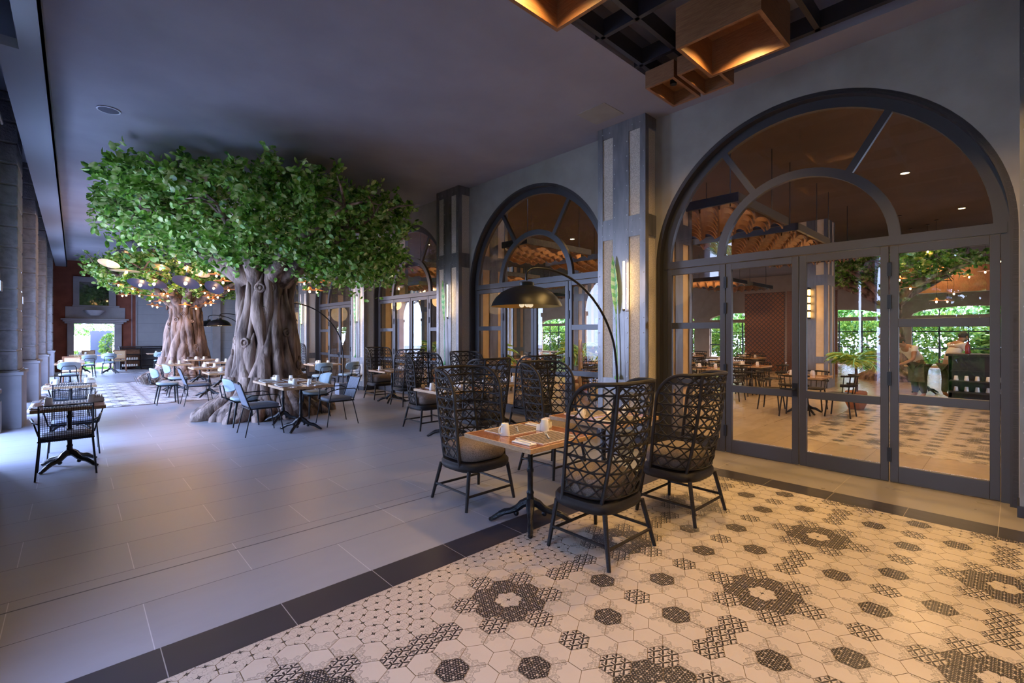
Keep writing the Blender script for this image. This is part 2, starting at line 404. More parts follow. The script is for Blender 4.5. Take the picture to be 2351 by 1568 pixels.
# ------------------------------------------------------------------ floor
def build_floor():
    b = MB(); uvs = []
    names = ['floor_planks', 'threshold_tiles', 'border_tiles', 'border_tiles_side', 'grout', 'indoor_floor',
             'hex_scroll', 'hex_dark', 'hex_fans', 'hex_stars', 'pale_hex_scroll', 'pale_hex_dark', 'pale_hex_fans', 'pale_hex_stars']
    def q(x0, x1, y0, y1, mi, z=0.0):
        b.add([(x0, y0, z), (x1, y0, z), (x1, y1, z), (x0, y1, z)], [(0, 1, 2, 3)], mi); uvs.extend([0, 0, 1, 0, 1, 1, 0, 1])
    q(-1.6, 5.62, 2.975, 13.5, 0); q(-1.6, -.72, 13.5, 20.1, 0); q(-1.6, 6.5, 20.1, 24.4, 0); q(4.9, 6.5, 13.5, 20.1, 0)
    q(5.62, 6.5, -9, 13.5, 1); q(5.62, 6.5, 13.49, 13.5, 0)
    q(-1.6, 5.62, 2.69, 2.975, 2, .0012); q(5.32, 5.62, -9, 2.69, 3, .0012)
    q(-1.6, 5.4, -9, 2.8, 4, -.002); q(-.72, 4.9, 13.4, 20.2, 4, -.002)
    q(-1.6, 6.5, 24.4, 28.3, 4, -.002)
    q(6.5, 31, -12, 34, 5, -.002)
    q(-.75, 4.93, 13.4, 13.52, 2, .0012); q(-.75, 4.93, 20.1, 20.22, 2, .0012)
    A, B = .0745, .1273
    def dist(du, dv):
        du, dv = abs(du), abs(dv); return dv + max(0, (du - dv) / 2)
    def kind(u, v, border):
        best = None
        iu, iv = round(u / 16), round(v / 8)
        def look(pts):
            d0 = 99; p0 = None
            for (a, c) in pts:
                d = dist(u - a, v - c)
                if d < d0: d0, p0 = d, (a, c)
            return d0, p0
        cents = [(16 * i, 8 * j) for i in range(iu - 1, iu + 2) for j in range(iv - 1, iv + 2) if not border or 8 * j <= 0]
        dc, pc = look(cents)
        if dc == 0: return 'stars', None
        if dc == 1: return 'dark', None
        du, dv = u - pc[0], v - pc[1]
        if (abs(du), abs(dv)) in ((3, 1), (0, 2)): return 'fans', None
        drk = [(16 * i + a, 8 * j + c) for i in range(iu - 2, iu + 2) for j in range(iv - 2, iv + 2) for a, c in ((4, 4), (12, 4), (8, 2), (8, 6))]
        if border: drk = [p for p in drk if p[1] < 0]
        dd, pd = look(drk)
        if dd == 0: return 'dark', None
        fan = [(16 * i + a, 8 * j + c) for i in range(iu - 2, iu + 2) for j in range(iv - 2, iv + 2) for a, c in ((0, 4), (8, 4), (6, 0), (8, 0), (10, 0))]
        if border: fan = [p for p in fan if p[1] <= 0]
        df, pf = look(fan)
        if df == 0: return 'fans', None
        if dd == 1: return 'scroll', (pd[0] - u, pd[1] - v)
        if border and (v >= 1 or u >= 41):
            if dc <= 3 and v <= 3 and pc[0] <= 40: return 'scroll', (pc[0] - u, pc[1] - v)
            return 'stars', None
        return 'scroll', (pc[0] - u, pc[1] - v)
    def field(x0, x1, y0, y1, cx, cy, off, border, top):
        v0, v1 = math.floor((y0 - cy) / B), math.ceil((y1 - cy) / B); u0, u1 = math.floor((x0 - cx) / A), math.ceil((x1 - cx) / A)
        rad = A / math.cos(PI / 6) * .970
        for v in range(v0, v1 + 1):
            for u in range(u0, u1 + 1):
                if (u + v) % 2: continue
                x, y = cx + u * A, cy + v * B
                k, dr = kind(u, v, border)
                a = 0.0
                if dr: a = math.atan2(dr[1] * B, dr[0] * A); a = round(a / (PI / 3)) * (PI / 3)
                elif k in ('fans', 'dark', 'stars'): a = PI / 2 if k == 'fans' else 0
                pts = []; uv = []
                for i in range(6):
                    t = PI / 6 + i * PI / 3; px, py = rad * math.cos(t), rad * math.sin(t)
                    pts.append((x + px, y + py, 0))
                    uv += [.5 + (px * math.cos(a) + py * math.sin(a)) / (2 * A), .5 + (-px * math.sin(a) + py * math.cos(a)) / (2 * A)]
                b.add(pts, [(0, 1, 2, 3, 4, 5)], off + ['scroll', 'dark', 'fans', 'stars'].index(k)); uvs.extend(uv)
    field(-.9, 5.40, -.9, 2.74, 1.915, 2.087, 6, True, 1)
    field(-.70, 4.86, 13.5, 20.1, 1.9, 13.6 + 8 * B, 10, False, 1)
    field(.2, 5.5, 24.45, 28, 1.9, 25.4, 10, False, 1)
    field(8.2, 14.0, -1.5, 2.3, 9.9, .3, 6, False, 1)
    b.uv = uvs
    S(b, 'floor', names, smooth=False)
build_floor()

# ------------------------------------------------------------------ ceiling, walls
ZC = 4.8
def build_shell():
    b = MB()
    def q(x0, x1, y0, y1, z, mi=0): b.bb(x0, x1, y0, y1, z, z + .12, mi)
    RX0, RX1, RY0, RY1 = -.1, 5.92, -3.2, 3.13
    q(-.22, 6.6, RY1, 28.3, ZC); q(RX1, 6.6, RY0, RY1, ZC); q(-.22, 6.6, -9, RY0, ZC); q(-.22, RX0, RY0, RY1, ZC)
    q(RX0 - .05, RX1 + .05, RY0 - .05, RY1 + .05, 5.25)
    for a in ((RX0 - .05, RX0, RY0, RY1), (RX1, RX1 + .05, RY0, RY1), (RX0, RX1, RY0 - .05, RY0), (RX0, RX1, RY1, RY1 + .05)): b.bb(*a, ZC + .12, 5.25, 0)
    b.bb(-.24, -.22, -9, 28, 4.5, 4.92, 1)
    # lower soffit beside the colonnade with its notch, and the high roof beyond it
    b.bb(-.58, -.22, 6.92, 27.9, 4.5, 4.6, 1); b.bb(-.41, -.22, -9, 6.92, 4.5, 4.6, 1)
    b.bb(-1.6, -.24, -9, 28.3, 5.7, 5.85, 1); b.bb(-.26, -.24, -9, 28, 4.92, 5.7, 1)
    b.bb(6.6, 31, -12, 34, 5.0, 5.2, 2)
    S(b, 'ceiling', ['ceiling_plaster', 'soffit_plaster', 'indoor_ceiling'], smooth=False)
    # right wall with arched openings
    b = MB(); X0, X1, RR = 6.34, 6.62, 1.80; y = -9.0; n = 28
    for k in range(6):
        c = 1.82 + 4.51 * k
        b.bb(X0, X1, y, c - RR, 0, ZC + .1); y = c + RR
        for i in range(n):
            a0, a1 = PI - PI * i / n, PI - PI * (i + 1) / n
            ya, yb = c + RR * math.cos(a0), c + RR * math.cos(a1); za, zb = 2.6 + RR * math.sin(a0), 2.6 + RR * math.sin(a1)
            b.prism([(ya, za), (yb, zb), (yb, ZC + .1), (ya, ZC + .1)], X0, X1, 'x')
    b.bb(X0, X1, y, 28.3, 0, ZC + .1)
    S(b, 'wall_right', 'wall_plaster', ang=50)
    # wall of the colonnade: arched openings to the garden
    b = MB(); X0, X1 = -1.30, -.92; y = -9.0
    for c, RR in ((-6.5, 1.2), (-2.6, 1.2), (1.6, 1.3), (6.0, .4), (9.85, 1.45), (14.36, 1.45), (18.87, 1.45), (23.38, 1.45)):
        b.bb(X0, X1, y, c - RR, 0, 5.75); y = c + RR
        if RR == .4: b.bb(X0, X1, c - RR, c + RR, 0, 3.3); b.bb(X0, X1, c - RR, c + RR, 4.4, 5.75); continue
        for i in range(16):
            a0, a1 = PI - PI * i / 16, PI - PI * (i + 1) / 16
            ya, yb = c + RR * math.cos(a0), c + RR * math.cos(a1); za, zb = 2.45 + RR * math.sin(a0), 2.45 + RR * math.sin(a1)
            b.prism([(ya, za), (yb, zb), (yb, 5.75), (ya, 5.75)], X0, X1, 'x')
        for s_ in (-1, 1):
            yy = c + s_ * (RR - .06)
            b.bb(X0 - .03, X1 + .05, yy - .12, yy + .12, 0, .5); b.bb(X0 - .01, X1 + .03, yy - .09, yy + .09, .5, 2.3); b.bb(X0 - .05, X1 + .06, yy - .14, yy + .14, 2.3, 2.46)
            b.ring(RR - .10, RR - .02, 0 if s_ > 0 else PI / 2, PI / 2 if s_ > 0 else PI, X0 - .02, X1 + .04, (c, 2.45), 10)
    b.bb(X0, X1, y, 28.3, 0, 5.75)
    S(b, 'wall_left', 'stone_smooth', ang=50)
    b = MB(); b.bb(-1.6, 6.6, -9.2, -9.0, 0, 5.8); S(b, 'wall_near', 'wall_plaster')
    # far wall: red plaster, opening, grey panels
    b = MB(); Y0, Y1 = 28.0, 28.3
    b.bb(-1.6, -.02, Y0, Y1, 0, 5.8, 0); b.bb(-.02, 1.36, Y0, Y1, 2.06, 5.8, 0); b.bb(1.36, 2.10, Y0, Y1, 0, 5.8, 0)
    b.bb(2.10, 2.16, Y0 - .03, Y1, 0, 5.8, 2); b.bb(2.16, 5.15, Y0, Y1, 0, 5.8, 1); b.bb(5.15, 5.5, Y0 - .15, Y1, 0, 5.8, 2); b.bb(5.5, 6.6, Y0, Y1, 0, 5.8, 1)
    S(b, 'wall_far', ['red_plaster', 'stone_courses', 'stone_lilac'])
    b = MB()
    b.bb(-.22, 0, Y0 - .10, Y0, 0, 2.06); b.bb(1.34, 1.60, Y0 - .10, Y0, 0, 2.06)
    b.bb(-.30, 1.66, Y0 - .16, Y0, 2.06, 2.14); b.bb(-.36, 1.76, Y0 - .24, Y0, 2.14, 2.22); b.bb(-.42, 1.84, Y0 - .32, Y0, 2.22, 2.28)
    b.bb(-.28, 1.72, Y0 - .06, Y0, 2.28, 2.80); b.bb(-.05, 1.52, Y0 - .10, Y0, 2.80, 2.88)
    b.bb(-.03, .17, Y0 - .10, Y0, 2.88, 4.10); b.bb(1.15, 1.40, Y0 - .10, Y0, 2.88, 4.10); b.bb(-.03, 1.40, Y0 - .12, Y0, 3.90, 4.12)
    b.bb(1.95, 1.98, Y0 - .02, Y0, 1.0, 4.2)
    b.bb(3.0, 4.2, Y0 - .12, Y0, 1.95, 2.10); b.bb(3.1, 3.25, Y0 - .06, Y0, 0, 1.95)
    S(b, 'trim_1', 'stone_lilac', bevel=.01)
    b = MB(); b.bb(.17, 1.15, Y0 - .05, Y0 - .02, 2.86, 3.90); S(b, 'window_9', 'dark_mirror')
    # indoor walls and their windows
    b = MB(); X0, X1 = 30.0, 30.3; y = -12.0
    for k in range(8):
        c = -8.5 + 5.0 * k; b.bb(X0, X1, y, c - 2, 0, 5.2, 0)
        for i in range(12):
            a0, a1 = PI - PI * i / 12, PI - PI * (i + 1) / 12; b.prism([(c + 2 * math.cos(a0), 2.5 + .4 * math.sin(a0)), (c + 2 * math.cos(a1), 2.5 + .4 * math.sin(a1)), (c + 2 * math.cos(a1), 5.2), (c + 2 * math.cos(a0), 5.2)], X0, X1, 'x', 0)
        b.bb(X0, X1, c - 2, c + 2, 2.3, 2.5, 0); b.bb(X0 + .1, X0 + .16, c - 1.02, c - .98, 2.5, 2.8, 1); b.bb(X0 + .1, X0 + .16, c + .98, c + 1.02, 2.5, 2.8, 1); b.bb(X0, X1, c - 2, c + 2, 0, .15, 0); y = c + 2
        for j in range(5): b.bb(X0 + .1, X0 + .16, c - 2 + j - .03, c - 2 + j + .03, .15, 2.3, 1)
        for z in (.9, 1.7): b.bb(X0 + .1, X0 + .16, c - 2, c + 2, z, z + .05, 1)
    b.bb(X0, X1, y, 34, 0, 5.2, 0)
    S(b, 'wall_back', ['indoor_plaster', 'steel_dark'], smooth=False)
    b = MB(); b.bb(6.6, 30, -12.2, -12, 0, 5.2); S(b, 'wall_near_indoor', 'indoor_plaster')
    b = MB(); b.bb(6.6, 30, 34, 34.2, 0, 5.2); S(b, 'wall_far_indoor', 'indoor_plaster')
def mirrormat():
    m, nt, b = newmat('dark_mirror', .04); b.inputs['Base Color'].default_value = (.02, .022, .02, 1); b.inputs['Metallic'].default_value = 0; b.inputs['Coat Weight'].default_value = 1
mirrormat()
build_shell()

ORD = ['nearest', 'second', 'third', 'fourth', 'fifth', 'sixth', 'seventh', 'eighth', 'ninth', 'tenth']
def nth(i):
    low = 'first second third fourth fifth sixth seventh eighth ninth tenth eleventh twelfth thirteenth fourteenth fifteenth sixteenth seventeenth eighteenth nineteenth'.split()
    if i < 19: return low[i]
    d, r = divmod(i + 1, 10); return (['', '', 'twentieth', 'thirtieth', 'fortieth'][d]) if r == 0 else ['', '', 'twenty', 'thirty', 'forty'][d] + '-' + low[r - 1]
# ------------------------------------------------------------------ glazed arch bays
def make_bay():
    t = struct('door_1')
    b = MB(); RO = 1.78
    b.ring(RO - .11, RO, 0, PI, .0, .07, (0, 2.6), 48)
    for s_ in (-1, 1): b.bb(0, .07, min(s_ * RO, s_ * (RO - .06)), max(s_ * RO, s_ * (RO - .06)), 0, 2.6)
    b.bb(-.01, .08, -RO + .02, RO - .02, 2.56, 2.66)
    b.build('frame', 'frame_grey', t, ang=30)
    b = MB(); b.ring(RO, RO + .055, 0, PI, -.11, .02, (0, 2.6), 48)
    for s_ in (-1, 1): b.bb(-.11, .02, min(s_ * RO, s_ * (RO + .055)), max(s_ * RO, s_ * (RO + .055)), 0, 2.6)
    b.build('arch_trim', 'trim_dark', t, ang=30)
    b = MB(); b.ring(.88, .98, 0, PI, -.005, .06, (0, 2.62), 36); b.build('inner_arch', 'frame_grey', t, ang=30)
    for a in (58, 122):
        b = MB(); c_, s_ = math.cos(R(a)), math.sin(R(a)); r = (.97 + RO - .08) / 2
        M = Matrix.Rotation(R(a), 4, 'X'); b.box((.03, c_ * r, 2.62 + s_ * r), (.055, RO - .08 - .96, .075), M=M); b.build('spoke', 'frame_grey', t)
    b = MB(); pts = [(RO - .1) * 1.0 * math.cos(PI * i / 32) for i in range(33)]
    b.prism([((RO - .08) * math.cos(PI * i / 32), 2.63 + (RO - .08) * math.sin(PI * i / 32)) for i in range(33)], .027, .037, 'x'); b.build('arch_pane', 'window_glass', t, smooth=False)
    for i, (y0, y1) in enumerate(((-1.72, -.885), (-.88, -.02), (-.015, .86), (.865, 1.72))):
        b = MB(); wS, z0, z1 = .075, .01, 2.55; g = .003
        b.bb(0, .055, y0 + g, y0 + wS, z0, z1); b.bb(0, .055, y1 - wS, y1 - g, z0, z1)
        b.bb(0, .055, y0 + wS, y1 - wS, z0, z0 + .17); b.bb(0, .055, y0 + wS, y1 - wS, z1 - .085, z1)
        for z in ((.91, 1.72) if i in (0, 3) else (.87,)): b.bb(.0, .055, y0 + wS, y1 - wS, z - .045, z + .045)
        lf = b.build('door_leaf', 'frame_grey', t, bevel=.003)
        b = MB(); b.bb(.024, .032, y0 + .05, y1 - .05, .1, 2.5); b.build('pane', 'window_glass', lf, smooth=False)
        if i in (0, 3):
            for z in (.30, 1.12, 1.95, 2.30):
                yy = y1 if i == 0 else y0
                b = MB(); b.bb(-.018, .005, yy - .018, yy + .018, z - .075, z + .075); b.build('hinge', 'black_metal', lf)
        if i == 2:
            b = MB(); b.bb(-.015, 0, .0 - .005, .05, .84, 1.0); b.tube([(-.015, .02, .93), (-.06, .02, .93), (-.065, .05, .93), (-.065, .17, .93)], .013, 8); b.build('door_handle', 'black_metal', lf)
    return t
bay0 = make_bay()
for k in range(6):
    o = bay0 if k == 0 else copy_tree(bay0)
    o.name = 'door_%d' % (k + 1); o.location = (6.45, 1.82 + 4.51 * k, 0)

# ------------------------------------------------------------------ riveted pillars
def make_pillar():
    t = thing('pillar', '', 'pillar'); X0, X1, W = -.30, .02, .42
    b = MB(); b.bb(X0 + .02, X1, -W + .02, W - .02, 0, ZC); b.build('core', 'stucco', t)
    b = MB()
    for s_ in (-1, 1):
        b.bb(X0, X0 + .012, min(s_ * W, s_ * (W - .09)), max(s_ * W, s_ * (W - .09)), 0, ZC)
        b.bb(X0, X0 + .09, min(s_ * W, s_ * (W - .012)), max(s_ * W, s_ * (W - .012)), 0, ZC)
    b.bb(X0 + .002, X0 + .016, -.14, .14, 0, ZC)
    for z0, z1 in ((0, .25), (.74, .93), (3.05, 3.36), (4.62, ZC)):
        b.bb(X0 + .004, X0 + .018, -W + .05, W - .05, z0, z1); 
        for s_ in (-1, 1): b.bb(X0, X1, s_ * (W - .008) - .008, s_ * (W - .008) + .008, z0, z1)
    b.build('steel_strap', 'steel', t)
    b = MB(); b.bb(X0 - .015, X1, -W - .015, W + .015, 0, .10); b.build('plinth', 'steel_dark', t)
    b = MB()
    zs = [.3 + .22 * i for i in range(20)]
    for z in zs:
        for y in (-.11, .11): b.ball((X0 + .001, y, z), (.007, .011, .011), 6)
        if int(z * 100) % 2 == 0:
            for y in (-W + .03, W - .03): b.ball((X0, y, z), (.006, .009, .009), 6)
    for z in (.83, 3.12, 3.29, .12, 4.7):
        for y in (-.33, -.2, .2, .33): b.ball((X0 + .003, y, z), (.007, .011, .011), 6)
    b.build('rivets', 'rivet', t)
    return t
def make_inner_pillar(hx=.42):
    t = thing('indoor_column', '', 'column'); W = hx
    b = MB(); b.bb(-W + .02, W - .02, -W + .02, W - .02, 0, 5.0); b.build('core', 'cream_panel', t)
    b = MB()
    for sx_ in (-1, 1):
        for sy_ in (-1, 1): b.bb(min(sx_ * W, sx_ * (W - .09)), max(sx_ * W, sx_ * (W - .09)), min(sy_ * W, sy_ * (W - .09)), max(sy_ * W, sy_ * (W - .09)), 0, 5.0)
    b.bb(-.12, .12, -W, W, 0, 5); b.bb(-W, W, -.12, .12, 0, 5)
    for z0, z1 in ((0, .25), (.74, .93), (3.05, 3.36)): b.bb(-W, W, -W, W, z0, z1)
    b.build('steel_strap', 'steel', t)
    return t
def make_leaf_decor():
    t = thing('leaf_wall_ornament', '', 'wall ornament')
    L_ = 1.0
    b = MB(); pts = []
    n = 14
    for i in range(n + 1):
        f = i / n; z = .98 + .86 * f; wd = .062 * math.sin(PI * min(1, f * 1.02)) ** .8 * (1 - .25 * f) + .002
        pts.append((f, z, wd, -.10 * f))
    for s_ in (-1, 1):
        for i in range(n):
            a, c = pts[i], pts[i + 1]
            b.add([(-.02, -a[3] * .6, a[1]), (-.045, -a[3] * .6 + s_ * a[2], a[1] + .03), (-.045, -c[3] * .6 + s_ * c[2], c[1] + .03), (-.02, -c[3] * .6, c[1]),
                   (-.012, -a[3] * .6, a[1]), (-.037, -a[3] * .6 + s_ * a[2], a[1] + .03), (-.037, -c[3] * .6 + s_ * c[2], c[1] + .03), (-.012, -c[3] * .6, c[1])],
                  [(0, 1, 2, 3), (7, 6, 5, 4), (1, 5, 6, 2)], i % 2)
    b.build('blade', ['leaf_art', 'leaf_art_pale'], t)
    b = MB(); b.tube([(-.03, -.02, .06), (-.03, -.005, .6), (-.025, .01, .98), (-.02, .08, 1.80)], [.010, .009, .007, .003], 6)
    b.tube([(-.05, -.02, 0), (-.03, -.02, .08)], [.036, .014], 6); b.build('stem', 'leaf_art', t)
    return t
def make_tube_light():
    t = thing('tube_wall_light', '', 'wall light')
    b = MB(); b.tube([(-.055, 0, 1.02), (-.055, 0, 1.72)], .013, 8); b.build('glowing_tube', 'tube_light', t)
    b = MB(); b.tube([(-.01, .03, .98), (-.06, 0, .99), (-.055, 0, 1.03)], .008, 6); b.ball((-.06, 0, 1.0), .022, 8); b.tube([(-.03, -.01, -.1), (-.055, 0, .98)], .004, 5)
    b.build('bracket', 'steel', t)
    p = bpy.data.lights.new('tube_spill', 'POINT'); p.energy = 5.0; p.color = (1, .66, .32); p.shadow_soft_size = .3
    o2 = bpy.data.objects.new('tube_spill', p); COL.objects.link(o2); o2.parent = t; o2.location = (-.42, -.05, 1.4)
    return t
PIL = make_pillar(); LEAF = make_leaf_decor(); TUBE = make_tube_light()
for k in range(6):
    y = 4.075 + 4.51 * k
    w_ = '%s riveted steel pillar with beige stucco panels along the arched windows' % ORD[k]
    place(PIL, (6.34, y, 0), 0, w_, 'riveted pillars')
    place(LEAF, (6.03, y + .05, .92), 0, 'tall green metal leaf hung on the %s riveted pillar' % ORD[k], 'green leaf ornaments')
    place(TUBE, (6.03, y - .10, .96), 0, 'slim glowing vertical tube light on the %s riveted pillar' % ORD[k], 'tube wall lights')
place(PIL, (6.34, -.44, 0), 0, 'riveted steel pillar cut by the right edge, beside the large arched door', 'riveted pillars')
INP = make_inner_pillar()
j = 0
for k in range(-1, 6):
    place(INP, (7.05, 4.075 + 4.51 * k, 0), 0, 'cream panelled indoor pilaster column behind the glass wall, %s from the camera' % ORD[k + 1], 'indoor columns by the glass')
for k in range(-1, 6):
    place(INP, (16.6, 4.2 + 4.51 * k, 0), 0, 'cream panelled column in the middle of the indoor hall, %s from the camera side' % ORD[k + 1], 'columns in the indoor hall')

# ------------------------------------------------------------------ colonnade
def make_block_column():
    t = thing('block_column', '', 'column')
    b = MB(); h = .352; z = .98
    while z < 5.65:
        z1 = min(z + h - .02, 5.7); b.bb(-.24, 0, .015, .985, z, z1); z += h
    b.build('block', 'stone', t, bevel=.018)
    b = MB(); b.bb(-.24, -.02, .03, .97, .9, 5.7); b.build('core', 'stone_smooth', t)
    b = MB(); b.bb(-.26, .05, -.06, 1.06, 0, .90); b.bb(-.26, .075, -.085, 1.085, .90, .955)
    b.bb(-.26, .02, -.02, 1.02, .955, .98); b.build('plinth', 'stone_lilac', t, bevel=.006)
    return t
BC = make_block_column()
for k, (x, y) in enumerate(((-.70, 11.6), (-.67, 16.11), (-.64, 20.62), (-.61, 25.1))):
    place(BC, (x, y, 0), 0, '%s rough stone block column of the left colonnade in view' % ORD[k], 'block columns')
for k in range(1, 5):
    o = place(BC, (-.70, 11.6 - 4.51 * k, 0), 0, 'rough stone block column of the left colonnade outside the frame, seen only in the glass', 'block columns')

# ------------------------------------------------------------------ ceiling grid and wooden boxes
def build_grid():
    b = MB(); z0, z1 = 4.80, 4.98
    xs = [-.1, .95, 2.1, 3.2, 4.16, 4.92, 5.75, 5.92]; ys = [-3.2, -2.2, -1.2, -.2, .55, 1.05, 1.45, 2.05, 2.6, 3.04, 3.13]
    bars = [(xs[i], xs[i] + .05, -3.2, 3.13) for i in (0, 1, 2, 3, 4, 5)] + [(5.70, 5.76, -3.2, 3.06)]
    bars += [(-.1, 5.76, y, y + .05) for y in (-3.2, -2.2, -1.2, -.2, .55, 1.40, 2.6, 3.02)] + [(4.16, 4.97, 2.05, 2.1), (3.2, 4.16, 1.05, 1.1)]
    for a in bars: b.bb(a[0], a[1], a[2], a[3], z0, z1)
    b.build('ceiling_grid', 'steel_dark')
    o = bpy.data.objects['ceiling_grid']; tag(o, 'black metal beam grid set into the ceiling recess above the patterned floor', 'ceiling grid')
build_grid()
def make_wood_box(nm, sx_, sy_, h, z, loc, label, power):
    t = thing('wooden_ceiling_box', label, 'ceiling light', (loc[0], loc[1], z), 0, 'wooden ceiling boxes')
    b = MB(); th = .035
    b.bb(-sx_ / 2, sx_ / 2, -sy_ / 2, -sy_ / 2 + th, 0, h); b.bb(-sx_ / 2, sx_ / 2, sy_ / 2 - th, sy_ / 2, 0, h)
    b.bb(-sx_ / 2, -sx_ / 2 + th, -sy_ / 2 + th, sy_ / 2 - th, 0, h); b.bb(sx_ / 2 - th, sx_ / 2, -sy_ / 2 + th, sy_ / 2 - th, 0, h)
    b.bb(-sx_ / 2 + th, sx_ / 2 - th, -sy_ / 2 + th, sy_ / 2 - th, h - .03, h)
    b.build('box', 'box_wood', t, smooth=False)
    b = MB(); b.tube([(0, 0, h - .03), (0, 0, h - .10)], .04, 12); b.build('spotlight', 'black_metal', t)
    l = bpy.data.lights.new('box_spot', 'SPOT'); l.energy = power; l.color = (1, .61, .20); l.spot_size = R(126); l.spot_blend = .8; l.shadow_soft_size = .03
    o = bpy.data.objects.new('box_spot', l); COL.objects.link(o); o.parent = t; o.location = (0, 0, h - .12)
    return t
make_wood_box('a', .74, .76, .39, 4.31, (4.56, 1.83), 'largest copper coloured wooden box hanging from the ceiling grid over the doors', 240)
make_wood_box('b', .66, .36, .20, 4.51, (5.29, 2.82), 'small glowing wooden box under the ceiling grid, farther left of the small pair', 60)
make_wood_box('c', .66, .36, .20, 4.51, (5.29, 2.42), 'small glowing wooden box under the ceiling grid, partly behind the largest box', 60)
make_wood_box('d', .80, .56, .39, 4.31, (2.77, 2.53), 'wooden ceiling box cut by the top edge, left of the largest box', 100)
for i, (x, y, p) in enumerate(((4.4, .2, 290), (2.6, .9, 95), (3.5, -1.2, 170), (1.2, .4, 50))):
    make_wood_box('e', .66, .66, .3, 4.40, (x, y), 'wooden ceiling box above the patterned floor, outside the frame, ' + ['over the right side', 'in the middle', 'behind the camera', 'over the left side'][i], p)

# ------------------------------------------------------------------ ceiling fittings
def speaker(x, y, label):
    t = thing('ceiling_speaker', label, 'speaker', (x, y, ZC), 0, 'round ceiling speakers')
    b = MB(); b.lathe([(.135, -.004), (.135, -.014), (.118, -.016), (.118, -.004)], n=32); b.build('rim', 'white_rim', t)
    b = MB(); b.lathe([(.118, -.013), (.06, -.017), (.001, -.018)], n=32); b.build('grille', 'grille', t)
speaker(.36, 8.82, 'round flush speaker in the ceiling left of the tree tops')
speaker(.5, 18.2, 'small far round ceiling speaker near the first pendant cord')
b = MB(); b.bb(5.36, 5.83, 3.88, 4.37, ZC - .006, ZC + .01); tag(b.build('access_panel', 'wall_plaster'), 'flush square access panel in the ceiling near the first pillar', 'ceiling panel')
t = thing('roller_blind', 'pale rolled blind under the roof beside the first stone column', 'blind', (0, 0, 0))
p0, p1 = Vector((-1.0, 8.6, 4.75)), Vector((-.82, 9.9, 4.45))
b = MB(); b.tube([(-.78, 6.6, 4.50), (-.80, 9.0, 4.46)], .07, 12); b.build('roll', 'white_rim', t)
b = MB(); b.tube([(-.70, 6.6, 4.48), (-.71, 9.25, 4.42)], .02, 8); b.bb(-.92, -.70, 6.9, 6.95, 4.4, 4.62); b.bb(-.92, -.70, 8.8, 8.85, 4.36, 4.6); b.build('rail', 'trim_dark', t)

